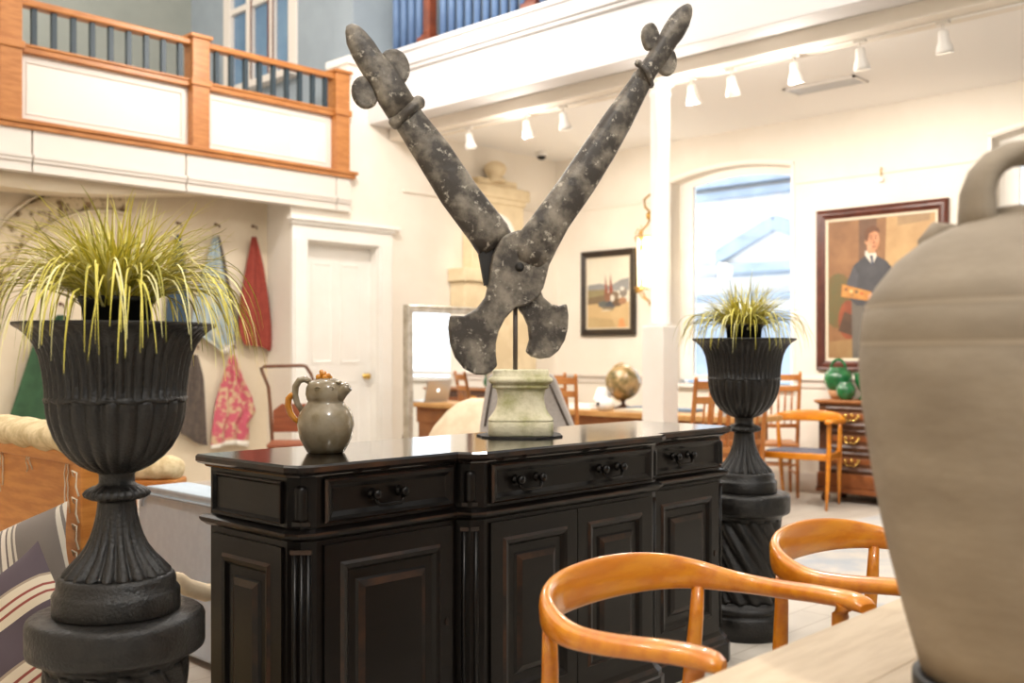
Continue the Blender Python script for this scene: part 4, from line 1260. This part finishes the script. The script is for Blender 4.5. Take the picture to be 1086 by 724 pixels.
# ------------------------------------------------------------------ spindle back chairs round the desk
def make_spindle(loc, rz, label):
    t = thing('spindle_chair', loc, label, 'chair', 'orange wooden spindle back chairs', rz)
    W = .20
    for s in (-1, 1):
        MB().tube([(s * W, .20, 0), (s * W, .18, .45), (s * W * 1.02, .21, .75), (s * W * 1.04, .27, 1.06), (s * W * 1.04, .275, 1.085)], [.014, .018, .016, .014, .012], 10).build('back_post', M['beech'], t, local=True)
        MB().tube([(s * .205, -.20, 0), (s * .2, -.19, .44)], [.012, .018], 10).build('leg', M['beech'], t, local=True)
    for z, y, h in ((1.035, .262, .05), (.94, .245, .045), (.62, .196, .035)):
        mb = MB(); mb.rings([[Vector((x, y + .035 * (1 - (x / W) ** 2) + dy, z + dz)) for dy, dz in ((-.009, -h / 2), (.009, -h / 2), (.009, h / 2), (-.009, h / 2))] for x in [(-W + 2 * W * i / 12) for i in range(13)]], 0, False)
        mb.build('back_rail', M['beech'], t, local=True, bevel=.004)
    for k in range(6):
        x = -W + 2 * W * (k + 1) / 7; c = .035 * (1 - (x / W) ** 2)
        MB().tube([(x, .198 + c, .63), (x, .218 + c, .79), (x, .245 + c, .93)], [.006, .0095, .006], 8).build('spindle', M['beech'], t, local=True)
    MB().box(-.22, .22, -.22, .20, .435, .468).build('seat', M['beech'], t, local=True, bevel=.012)
    mb = MB()
    for s in (-1, 1): mb.tube([(s * .2, -.195, .2), (s * W, .19, .2)], .009, 8)
    mb.tube([(-.2, -.197, .26), (.2, -.197, .26)], .009, 8); mb.tube([(-W, .19, .28), (W, .19, .28)], .009, 8)
    mb.build('stretcher', M['beech'], t, local=True)
    return t


def floor_at(px, z):
    p = pt(px, 377, z); return (p.x, p.y, 0)

s1 = make_spindle(floor_at(590, 7.75), radians(118), 'orange spindle back chair right of the mossy stone base, nearer of two')
copy_tree(s1, floor_at(578, 8.5), radians(122), 'orange spindle back chair mostly behind the stone base, farther of two')
copy_tree(s1, floor_at(749, 6.7), radians(150), 'orange spindle back chair just left of the far urn, nearer of two')
copy_tree(s1, floor_at(768, 7.3), radians(146), 'orange spindle back chair by the far urn, behind its twin')
copy_tree(s1, floor_at(817, 9.0), radians(128), 'orange spindle back chair seen right of the far urn below the window')

# rug
r_ = MB(); r_.box(4.75, 7.9, 1.2, 3.4, .0005, .007); tag(r_.build('rug', M['rug'], loc=(6, 2.6, 0)), 'large faded pale blue and beige rug on the floor beyond the chairs', 'rug')
# ------------------------------------------------------------------ cloths hanging in the alcove
CWALL = AW - .045


def hook(px, py, label):
    p = pw(px, py, AW)
    h = MB(); h.lathe([(.014, 0), (.014, .006), (.006, .008)], seg=12)
    h.v = [Vector((p.x + v.x, AW - v.z, p.z + v.y)) for v in h.v]
    h.tube([(p.x, AW - .006, p.z), (p.x, AW - .05, p.z - .004), (p.x, AW - .066, p.z - .03), (p.x, AW - .072, p.z - .01)], .005, 8)
    tag(h.build('wall_hook', M['rust'], loc=p), label, 'hook', 'hooks on the alcove wall')


def cloth(name, rows, m, label, folds=3, depth=.035, hem=None, seed=0, side=None):
    """rows: (y, xl, xr) in picture px on the cloth plane -> hanging folded cloth"""
    rnd = random.Random(seed); ph = rnd.uniform(0, 6)
    L = [pw(xl, yl, CWALL) for (yl, xl, yr, xr) in rows]; R = [pw(xr, yr, CWALL) for (yl, xl, yr, xr) in rows]
    n = len(rows) - 1

    def fn(s, t):
        k = min(int(t * n), n - 1); q = t * n - k
        a = L[k].lerp(L[k + 1], q); b = R[k].lerp(R[k + 1], q)
        p = a.lerp(b, s)
        wd = (b - a).length
        p.y += -.012 - min(depth, wd * .22) * (.5 + .5 * cos(folds * 2 * pi * s + ph + t * 1.2)) * (1 - .25 * t) + .01 * sin(5 * t + s * 3)
        p.z += -.012 * sin(pi * s * 2 + ph) * t
        return p
    mf = (lambda s, t: 1 if t > 1 - hem else 0) if hem else None
    if side: mf = (lambda s, t: 2 if s > side else (1 if (hem and t > 1 - hem) else 0))
    mb = MB(); mb.grid(fn, 36, 40, mf=mf)
    o = mb.build(name, m, loc=L[0], solid=.006)
    tag(o, label, 'cloth', 'cloths hanging in the alcove')
    return o


for px, py, l in ((268, 240, 'small hook above the brick red cloth'), (228.5, 238, 'small hook above the pale blue printed cloth'), (188, 236.5, 'small hook half hidden by grass above the navy cloth'), (245, 366, 'small hook above the pink floral cloth'), (206, 366, 'small hook above the taupe printed cloth'), (64, 322, 'small hook above the dark green cloth')):
    hook(px, py, l)
cloth('hanging_cloth', [(251, 266, 251, 270.5), (280, 260, 280, 276), (318, 253.5, 318, 282), (345, 251.5, 345, 285.5), (356, 252, 367, 287.5), (364, 258, 372, 285)], [M['red']], 'brick red cloth hanging from a hook beside the door', folds=2, seed=1)
cloth('hanging_cloth', [(250, 225, 250, 231), (285, 213, 285, 237), (320, 204, 320, 244), (348, 200, 340, 250), (358, 212, 346, 249.5), (376, 236, 366, 248)], [M['bluecloth'], M['hem'], M['taupe']], 'pale blue printed cloth with a white hem hanging behind the grass', folds=3, seed=2, hem=.05, side=.93)
cloth('hanging_cloth', [(249, 186, 249, 190), (285, 180, 285, 195), (320, 176, 320, 199), (360, 172, 362, 199)], [M['navy']], 'dark navy cloth hanging behind the near left urn', folds=2, seed=3)
cloth('hanging_cloth', [(376, 243, 376, 248), (400, 235, 400, 255), (425, 228, 420, 265), (440, 226, 436, 269.5), (458, 223, 446, 263), (474, 222, 472, 264)], [M['pink'], M['hem']], 'pink and lime floral cloth hanging above the sideboard end', folds=3, seed=4, hem=.06)
cloth('hanging_cloth', [(376, 203, 376, 209), (400, 196, 400, 214), (430, 190, 430, 216), (455, 188, 462, 218), (461, 190, 473, 219)], [M['taupe']], 'dark taupe printed cloth hanging beside the pink floral cloth', folds=2, seed=5)
cloth('hanging_cloth', [(334, 60, 334, 68), (356, 36, 356, 82), (400, 21, 400, 92), (432, 10, 436, 94), (450, 3, 458, 96)], [M['greencloth']], 'dark green cloth hanging behind the left urn above the pine settee', folds=2, depth=.06, seed=6)

# carved plaster arch band on the alcove wall
ca = pw(118, 335, AW); R0, R1 = .83, 1.03
mb = MB()
def band(s, t):
    a = radians(182) - radians(100) * s
    r = R0 + (R1 - R0) * t
    return Vector((ca.x + r * cos(a), AW - .006 - .035 * sin(pi * t) ** .5 - .012 * abs(sin(22 * a)) * sin(pi * t), ca.z + r * sin(a)))
mb.grid(band, 120, 10)
for rr in (R0 - .015, R1 + .015):
    mb.tube([(ca.x + rr * cos(a), AW - .022, ca.z + rr * sin(a)) for a in [radians(182 - 100 * i / 40) for i in range(41)]], .011, 8, m=1)
tag(mb.build('carved_arch', [M['carved'], M['alcove']], loc=(ca.x, AW, ca.z)), 'faded carved leaf band arching on the alcove wall behind the grass', 'carving')

# ------------------------------------------------------------------ stripped pine settee
SU = 1.44
t = thing('settee', (1.2, 4.1, 0), 'stripped pine settee frame with burlap padding along its back', 'settee')
MB().box(SU, SU + .03, 3.32, 5.1, .12, .885).build('back_board', M['pine'], t)
for y in (3.26, 5.08): MB().box(SU - .03, SU + .06, y, y + .06, 0, .90).build('post', M['pine'], t, bevel=.006)
MB().box(SU - .025, SU + .05, 3.30, 5.1, .865, .905).build('top_rail', M['pine'], t, bevel=.005)
mb = MB(); n = 40; rs = []
for i in range(n + 1):
    y = 3.27 + 1.86 * i / n; k = 1.0 if 0 < i < n else .55
    k *= 1 + .05 * sin(i * 1.3) + .03 * sin(i * 3.1)
    rs.append([Vector((SU + .01 + .075 * k * cos(a), y, .945 + .05 * k * sin(a) + .006 * sin(i * 1.7))) for a in [2 * pi * j / 18 for j in range(18)]])
mb.rings(rs, 0, True); mb.build('padding_roll', M['burlap'], t)
MB().box(.62, SU - .03, 2.80, 5.1, .03, .075).build('seat_frame', M['pine'], t, bevel=.006)
MB().box(.64, SU - .04, 2.82, 5.08, .076, .085).build('seat_webbing', M['burlap'], t)
for y in (2.82, 5.02): MB().box(.64, .70, y, y + .06, 0, .03).build('leg', M['pine'], t, bevel=.004)
sg = MB(); rnd = random.Random(8)
for (y, z, L) in ((3.42, .86, .16), (3.75, .87, .05), (4.0, .86, .12)):
    for k in range(2):
        p = [Vector((SU - .006 - .004 * k, y + .006 * k, z))]
        for i in range(6): p.append(p[-1] + Vector((0, rnd.uniform(-.012, .012), -L / 6 * (1 + .2 * k))))
        sg.tube(p, .0022, 6)
for i in range(6):
    z = .83 - .085 * i; y = 3.285
    p = [Vector((SU - .034, y + .02, z)), Vector((SU - .045, y + .01, z + .02)), Vector((SU - .04, y - .015, z + .015)), Vector((SU - .042, y - .012, z - .03)), Vector((SU - .036, y - .02, z - .06))]
    sg.tube(p, .003, 6)
sg.build('hanging_twine', M['string'], t)


def pillow(center, w, h, th, M3, m, label, name='cushion', grp='striped cushions on the settee', seed=0):
    c = Vector(center); o = MB(); N = 26
    def f(sgn):
        def fn(s, t):
            x, y = 2 * s - 1, 2 * t - 1
            e = max(0, (1 - abs(x) ** 2.6) * (1 - abs(y) ** 2.6)) ** .5
            pinch = 1 - .10 * (1 - x * x) * y * y * 0 - .07 * ((1 - x * x) if abs(y) > .98 else (1 - x * x) * y * y) 
            X = x * w / 2 * (1 - .09 * (1 - y * y)); Y = y * h / 2 * (1 - .09 * (1 - x * x))
            return Vector((X, Y, sgn * th / 2 * e + .006 * sin(6 * x + 4 * y + seed)))
        return fn
    o.grid(f(1), N, N); o.grid(f(-1), N, N)
    ob = o.build(name, m, local=True)
    ob.location = c; ob.rotation_euler = M3.to_euler()
    return tag(ob, label, 'cushion', grp)


def facing(right_tilt, lean, turn):
    """pillow local: x right, y up, z toward viewer; turn about vertical, lean back, roll"""
    B = Matrix((RT, Vector((0, 0, 1)), -FW)).transposed()
    return Matrix.Rotation(turn, 3, 'Z') @ B @ Matrix.Rotation(-lean, 3, 'X') @ Matrix.Rotation(right_tilt, 3, 'Z')


M['stripeg'] = stripes('grey_stripe', 0, .19, [(0, (122, 114, 108)), (.40, (206, 198, 184)), (.46, (122, 114, 108)), (.50, (214, 204, 190)), (.58, (92, 80, 78)), (.61, (206, 196, 180)), (.68, (122, 114, 108)), (.72, (200, 190, 176)), (.76, (122, 114, 108))])
M['stripep'] = stripes('plum_stripe', 1, .20, [(0, (88, 76, 84)), (.14, (220, 206, 182)), (.26, (150, 76, 66)), (.30, (224, 212, 190)), (.38, (150, 76, 66)), (.42, (222, 208, 186)), (.54, (168, 150, 132)), (.58, (88, 76, 84))])
pillow(pt(-10, 632, 3.22), .60, .42, .15, facing(radians(22), radians(18), radians(-10)), [M['stripeg']], 'grey cushion with cream stripes leaning behind the plum one on the settee', seed=1)
pillow(pt(-4, 700, 2.86), .52, .44, .15, facing(radians(42), radians(22), radians(-6)), [M['stripep']], 'plum cushion with cream and red stripes at the lower left', seed=2)

# ------------------------------------------------------------------ pale blue chair, burlap arm
t = thing('upholstered_chair', (2.3, 3.65, 0), 'pale blue upholstered chair with piped edges between urn and sideboard', 'chair')
mb = MB()
def rr(u, k, z1=.675, w0=3.06, w1=4.16, r=.09):
    P = []
    for cy, cz, a0 in ((w1 - r, .03 + .02, -90), (w1 - r, z1 - r, 0), (w0 + r, z1 - r, 90), (w0 + r, .05, 180)):
        rad = r if cz > .1 else .02
        for i in range(7):
            a = radians(a0 + 90 * i / 6)
            P.append(Vector((u, cy + (rad - k) * cos(a) + (0 if cz > .1 else (r - .02) * (1 if a0 == -90 else -1)), cz + (rad - k) * sin(a))))
    return P
mb.rings([rr(2.05, .018), rr(2.043, .004), rr(2.05, 0), rr(2.22, 0), rr(2.23, .01)], 0, True)
mb.build('back', M['paleblue'], t)
pp = MB(); pp.tube(rr(2.041, .035)[7:21], .005, 8, up=(1, 0, 0)); pp.build('piping', M['piping'], t)
MB().box(2.23, 2.75, 3.12, 4.1, .18, .40).build('seat', M['paleblue'], t, bevel=.03, bseg=4)
for x in (2.10, 2.66):
    for y in (3.14, 4.04): MB().box(x, x + .04, y, y + .04, 0, .19).build('leg', M['walnut'], t)
ac = pt(189, 624, 3.35)
mb = MB(); mb.tube([(2.06, ac.y + .02, ac.z - .02), (1.9, ac.y + .01, ac.z - .035), (ac.x + .1, ac.y, ac.z - .03), (ac.x + .03, ac.y, ac.z), (ac.x, ac.y, ac.z + .035), (ac.x - .012, ac.y, ac.z + .05)], [.02, .022, .025, .024, .018, .008], 12, flat=1.2)
mb.build('scroll_arm', M['linen'], t)

b = pt(168, 508, 4.9)
t = thing('stool', (b.x, b.y, 0), 'stripped pine stool with a burlap covered roll behind the pale blue chair', 'stool')
mb = MB(); rs = []
for i in range(25):
    q = i / 24; k = sqrt(max(.02, 1 - (2 * q - 1) ** 6)); p = Vector((b.x, b.y, .68)) + RT * (-.18 + .30 * q)
    rs.append([p + FW * (.10 * k * cos(a)) + Vector((0, 0, .062 * k * sin(a) + .003 * sin(i * 1.1))) for a in [2 * pi * j / 20 for j in range(20)]])
mb.rings(rs, 0, True); mb.build('padding_roll', M['burlap'], t)
MB().box(-.17, .11, -.09, .09, .56, .635, 0, Matrix.Translation((b.x, b.y, 0)) @ Matrix.Rotation(fwd_az - pi / 2, 4, 'Z')).build('rail', M['pine'], t, bevel=.01)
for sx in (-.16, .08):
    for sy in (-.08, .05): MB().box(sx, sx + .03, sy, sy + .03, 0, .57, 0, Matrix.Translation((b.x, b.y, 0)) @ Matrix.Rotation(fwd_az - pi / 2, 4, 'Z')).build('leg', M['pine'], t)

# ------------------------------------------------------------------ high tubular chair by the door
z = 7.35
c = pt(305, 428, z)
t = thing('bar_chair', (c.x, c.y, 0), 'tall tubular metal chair with brown plywood back by the white door', 'chair')
Bm = Matrix.Translation((c.x, c.y, 0)) @ Matrix.Rotation(fwd_az - pi / 2 + radians(8), 4, 'Z')
X = lambda x, y, zz: Bm @ Vector((x, y, zz))
k = FOC / z
hz = lambda py: CAMH + (HY - py) / k
hx_ = lambda px: (px - 305) / k
mb = MB(); pl = [(hx_(289), .05, 0), (hx_(289), .0, hz(466)), (hx_(287), 0, hz(430)), (hx_(285), .01, hz(410)), (hx_(278.5), .02, hz(394)), (hx_(277.5), .02, hz(390)), (hx_(280), .02, hz(388.5))]
path = [X(*p) for p in pl] + [X(hx_(320), .02, hz(387.5)), X(hx_(324), .02, hz(388.5)), X(hx_(329), .02, hz(396)), X(hx_(334), .01, hz(410)), X(hx_(333), 0, hz(430)), X(hx_(333), 0, hz(466)), X(hx_(333), .05, 0)]
mb.tube(path, .013, 10); mb.build('back_frame', M['rust'], t)
mb = MB()
w_ = hx_(330) - hx_(290); x0 = hx_(290)
q = [(x0, hz(458)), (x0 + w_, hz(458)), (x0 + w_, hz(434)), (x0 + w_ - .03, hz(428)), (x0 + .06, hz(428)), (x0, hz(435))]
mb.ext([X(a, -.004, b_) for a, b_ in q], Bm.to_3x3() @ Vector((0, .014, 0))); mb.build('backrest', M['ply'], t, bevel=.003)
MB().box(x0 - .01, x0 + w_ + .01, -.38, .01, hz(470), hz(466), 0, Bm).build('seat', M['ply'], t, bevel=.008)
for x in (x0 + .01, x0 + w_ - .01):
    MB().tube([X(x, -.35, hz(470)), X(x, -.40, 0)], .013, 10).build('leg', M['rust'], t)
mb = MB(); mb.tube([X(x0 + .01, -.37, .3), X(x0 + w_ - .01, -.37, .3)], .01, 8); mb.build('footrest', M['rust'], t)

# ------------------------------------------------------------------ leaning mirror, draped and grey chairs behind the stone base
MW, m0, m1, mt = 6.0, 5.10, 6.02, 1.612
lean = radians(3)
t = thing('standing_mirror', ((m0 + m1) / 2, MW, 0), 'tall silver framed standing mirror reflecting a window beside the door', 'mirror')
Mm = Matrix.Translation((m0, MW, 0)) @ Matrix.Rotation(0, 4, 'Z')
W_, H_ = m1 - m0, mt
fr_ = MB().panel((0, 0, .0), (1, 0, 0), (0, 0, 1), W_, H_, [(0, -.05), (0, .0), (.008, .008), (.03, .004), (.05, .006), (.058, 0), (.058, -.006)], cap=False)
fr_.v = [Mm @ v for v in fr_.v]; fr_.build('frame', M['silver'], t)
gl = MB().box(.056, W_ - .056, .006, .012, .056, H_ - .056, 0, Mm); gl.build('mirror_glass', M['mirror'], t)
bk = MB().box(.004, W_ - .004, .014, .05, .004, H_ - .004, 0, Mm); bk.build('backing', M['walnut'], t)
st_ = MB()
for x in (.12, W_ - .12): st_.bar(Mm @ Vector((x, .04, .9)), Mm @ Vector((x, .42, .01)), .03, .02)
st_.build('prop', M['walnut'], t)

# cream draped chair
c = pt(494, 420, 6.6)
t = thing('tub_chair', (c.x, c.y, 0), 'cream draped tub chair behind the slate edge, left of the stone base', 'chair')
Bm = Matrix.Translation((c.x, c.y, 0)) @ Matrix.Rotation(fwd_az - pi / 2, 4, 'Z')
mb = MB(); rs = []
def drape(zz, rx, ry, x0=0):
    return [Bm @ Vector((x0 + rx * cos(a) * (1 + .02 * cos(7 * a + zz * 4)), ry * sin(a) * (1 + .02 * cos(9 * a)), zz)) for a in [2 * pi * j / 60 for j in range(60)]]
for zz, rx, ry, x0 in ((0.0, .36, .34, 0), (.2, .35, .33, 0), (.45, .33, .31, .0), (.62, .30, .27, .02), (.76, .25, .20, .045), (.86, .19, .13, .07), (.92, .135, .08, .09), (.945, .07, .04, .10)): rs.append(drape(zz, rx, ry, x0))
mb.rings(rs, 0, True); mb.build('loose_cover', M['linen'], t)
p_ = Bm @ Vector((.0, -.42, .66))
mb = MB(); mb.rings([[Bm @ Vector((.16 * cos(a) * k + .02, -.30 + dy + .02 * sin(2 * a), .62 + .05 * sin(a) * k)) for a in [2 * pi * j / 24 for j in range(24)]] for k, dy in ((.3, -.06), (.9, -.04), (1, 0), (.9, .04), (.3, .06))], 0, True)

# grey tapering fabric chair back behind the stone base
z = 5.6
c = pt(553, 420, z); k = FOC / z
t = thing('slipper_chair', (c.x, c.y, 0), 'grey linen slipper chair with a tapering back, behind the stone base', 'chair')
Bm = Matrix.Translation((c.x, c.y, 0)) @ Matrix.Rotation(fwd_az - pi / 2 - radians(6), 4, 'Z')
hz = lambda py: CAMH + (HY - py) / k
hx_ = lambda px: (px - 553) / k
q = [(hx_(506), .30), (hx_(614), .30), (hx_(609), hz(452)), (hx_(589), hz(402)), (hx_(584), hz(396)), (hx_(520), hz(396)), (hx_(516), hz(402)), (hx_(508), hz(452))]
mb = MB(); mb.ext([Bm @ Vector((a, 0, b_)) for a, b_ in q], Bm.to_3x3() @ Vector((0, .09, 0))); mb.build('back', M['greylinen'], t, bevel=.018, bseg=3)
MB().box(hx_(508), hx_(612), .08, .60, .20, .44, 0, Bm).build('seat', M['greylinen'], t, bevel=.03, bseg=3)
for x in (hx_(512), hx_(600)):
    for y in (.05, .52): MB().box(x, x + .035, y, y + .035, 0, .31 if y < .1 else .21, 0, Bm).build('leg', M['walnut'], t)
pp = MB(); pp.tube([Bm @ Vector((hx_(x), -.004, hz(y))) for x, y in ((603, 452), (582, 405), (578, 401), (526, 401), (522, 405), (514, 452))], .006, 8); pp.build('piping', M['taupe'], t)

# tall stone aedicule against the door wall
au = pw(521, 240, WD - .05); k = FOC / pt(0, 0, 1).length if False else None
t = thing('stone_surround', (7.42, WD - .06, 0), 'tall carved cream stone monument with urn finial against the far wall', 'stonework')
M['ced'] = mat('cream_stone', (226, 208, 174), (212, 192, 156), rough=.8, scale=4)
uc = 7.42
def px_u(px): return pw(px, 250, WD - .1)[0]
def zz_(px, py): return pw(px, py, WD - .1)[2]
uc = px_u(523)
b0, b1 = px_u(484), px_u(560)
mb = MB(); mb.box(b0, b1, WD - .22, WD - .005, 0, zz_(505, 330)); mb.box(b0 - .03, b1 + .03, WD - .25, WD - .005, zz_(505, 300), zz_(505, 286)); mb.box(b0, b1, WD - .22, WD - .005, zz_(505, 330), zz_(505, 300))
mb.build('lower_stage', M['ced'], t, bevel=.012)
c0, c1 = px_u(497), px_u(551)
mb = MB(); mb.box(c0, c1, WD - .16, WD - .005, zz_(505, 286), zz_(530, 216))
mb.build('upper_stage', M['ced'], t, bevel=.012)
mb = MB(); rs = []
zt = zz_(530, 228); zb_ = zz_(530, 284); r = (c1 - c0) * .33
pts = [(uc - r, zb_), (uc + r, zb_)] + [(uc + r * cos(pi * i / 16), zt - r + r * sin(pi * i / 16)) for i in range(17)]
mb.ext([Vector((a, WD - .185, b_)) for a, b_ in pts], (0, .03, 0)); mb.build('arched_tablet', M['white'], t, bevel=.008)
mb = MB(); mb.box(px_u(494), px_u(555), WD - .2, WD - .005, zz_(530, 212), zz_(530, 200)); mb.box(px_u(496), px_u(552), WD - .18, WD - .005, zz_(530, 218), zz_(530, 211))
mb.box(px_u(504), px_u(545), WD - .15, WD - .005, zz_(530, 201), zz_(530, 192))
mb.build('cornice', M['ced'], t, bevel=.012)
zf = zz_(523, 193)
MB().lathe([(.10, -.01), (.10, .02), (.06, .04), (.09, .07), (.115, .12), (.10, .17), (.05, .20), (.01, .21)], (uc, WD - .13, zf), seg=28).build('finial', M['ced'], t)

# ------------------------------------------------------------------ ceiling fittings
tk = MB(); tk.box(6.21, 6.245, -1.5, WD - .3, 3.225, 3.235); tag(tk.build('light_track', M['whitemetal'], loc=(6.22, 3, 3.235)), 'long white lighting track running under the beam', 'light track')
first = None
SPOTS = [(1000, 'spotlight nearest to the top right corner of the photo'), (912, 'second spotlight from the top right corner'), (842, 'glaring spotlight left of the ceiling vent'), (775, 'spotlight right of the column, next to the glaring one'), (733, 'spotlight just right of the column top'), (597, 'spotlight between the shear handles, near the right handle'), (558, 'glaring spotlight between the shear handles'), (497, 'spotlight at the far left end of the track')]
def make_spot(loc, label):
    t = thing('spotlight', loc, label, 'spotlight', 'white track spotlights')
    MB().box(-.016, .016, -.04, .04, -.02, 0).build('adapter', M['whitemetal'], t, local=True, bevel=.003)
    MB().tube([(0, 0, -.02), (0, 0, -.06)], .007, 8).build('stem', M['whitemetal'], t, local=True)
    h = MB(); h.lathe([(.022, 0), (.03, -.01), (.034, -.06), (.05, -.11), (.052, -.14), (.046, -.14), (.042, -.125), (.001, -.122)][::-1], (0, 0, 0), seg=24)
    R3 = Matrix.Translation((0, 0, -.05)) @ Matrix.Rotation(radians(-14), 4, 'Y')
    h.v = [R3 @ v for v in h.v]; hd = h.build('lamp_head', M['whitemetal'], t, local=True)
    l = MB(); l.lathe([(.04, -.130), (.001, -.131)], seg=20, cap=True); l.v = [R3 @ v for v in l.v]; l.build('lens', M['lens'], hd, local=True)
    return t
SPW = []
for px, lab in SPOTS:
    w = pu(px, 100, 6.228)[1]; SPW.append(w)
    if first is None: first = make_spot((6.228, w, 3.225), lab)
    else: copy_tree(first, (6.228, w, 3.225), label=lab)
v = gh(875, 90, CEIL) if False else pt(875, 90, FOC * (CEIL - CAMH) / (HY - 90))
t = thing('ceiling_vent', (v.x, v.y, CEIL - .012), 'white rectangular slatted vent in the ceiling', 'vent')
fr_ = MB(); a, b_ = .12, .30
fr_.box(v.x - a, v.x - a + .02, v.y - b_, v.y + b_, CEIL - .016, CEIL - .001); fr_.box(v.x + a - .02, v.x + a, v.y - b_, v.y + b_, CEIL - .016, CEIL - .001)
fr_.box(v.x - a, v.x + a, v.y - b_, v.y - b_ + .02, CEIL - .016, CEIL - .001); fr_.box(v.x - a, v.x + a, v.y + b_ - .02, v.y + b_, CEIL - .016, CEIL - .001)
fr_.build('vent_frame', M['whitemetal'], t)
sl_ = MB()
for i in range(7):
    x = v.x - .085 + i * .028; sl_.box(x, x + .016, v.y - .28, v.y + .28, CEIL - .012, CEIL - .004)
sl_.build('slats', M['alu'], t)
v = pt(565, 163, FOC * (CEIL - CAMH) / (HY - 163)); v.x = min(v.x, 8.2); v.y = min(v.y, 7.2)
t = thing('camera_dome', (v.x, v.y, CEIL), 'small white security camera on the ceiling in the far corner', 'security camera')
MB().lathe([(.055, -.045), (.06, -.04), (.062, 0)], (v.x, v.y, CEIL), seg=28).build('housing', M['whitemetal'], t)
MB().lathe([(.002, -.085), (.03, -.078), (.046, -.06), (.05, -.044)], (v.x, v.y, CEIL), seg=28).build('lens_dome', M['ironhw'], t)
# ------------------------------------------------------------------ light
w = D.worlds.new('sky'); SC.world = w; w.use_nodes = True
bg = w.node_tree.nodes['Background']; bg.inputs[0].default_value = (.86, .93, 1.0, 1); bg.inputs[1].default_value = 1.9


def lamp(name, kind, loc, e, col, size=.1, aim=None, spot=None):
    l = D.lights.new(name, kind); l.energy = e; l.color = col
    if kind == 'AREA': l.shape = 'RECTANGLE'; l.size, l.size_y = size
    else: l.shadow_soft_size = size
    if spot: l.spot_size = radians(spot); l.spot_blend = .6
    o = D.objects.new(name, l); COL.objects.link(o); o.location = loc
    if aim is not None:
        o.rotation_euler = (Vector(aim) - Vector(loc)).to_track_quat('-Z', 'Y').to_euler()
    return o


WARM = (1.0, .93, .84)
for i, wv in enumerate(SPW):
    lamp('track_lamp', 'SPOT', (6.228 + .05, wv, 2.98), 27, WARM, .05, (8.3, wv, 1.4), 110)
    if i in (2, 4, 6): lamp('track_glow', 'POINT', (6.20, wv, 3.0), 6, WARM, .05)  # extra point light, added to brighten the ceiling round the track
    if i % 2 == 0: lamp('track_lamp', 'SPOT', (6.14, wv, 2.98), 24, WARM, .05, (4.4, wv, .6), 110)
lamp('lantern_lamp', 'POINT', (lu - .2, lw - .1, 2.1), 8, WARM, .1)
# unseen fill lights added to brighten the hall, door and balcony
for x, y, z, e in ((.4, -1.6, 5.4, 265), (4.0, .6, 6.2, 70), (.2, 4.4, 6.0, 75), (3.2, 4.2, 6.2, 70), (4.5, 5.8, 4.0, 78), (2.2, 9.0, 5.6, 90)):
    lamp('hall_fill', 'POINT', (x, y, z), e, (1, .955, .90), .14)
SC.view_settings.view_transform = 'Standard'
try: SC.view_settings.look = 'None'
except Exception: pass
SC.view_settings.gamma = 1.0
SC.view_settings.use_curve_mapping = False
SC.view_settings.exposure = 0.86
SC.cycles.use_denoising = True
SC.cycles.max_bounces = 8
SC.cycles.diffuse_bounces = 4
SC.cycles.glossy_bounces = 4
SC.cycles.sample_clamp_indirect = 6
SC.cycles.caustics_reflective = False
SC.cycles.caustics_refractive = False
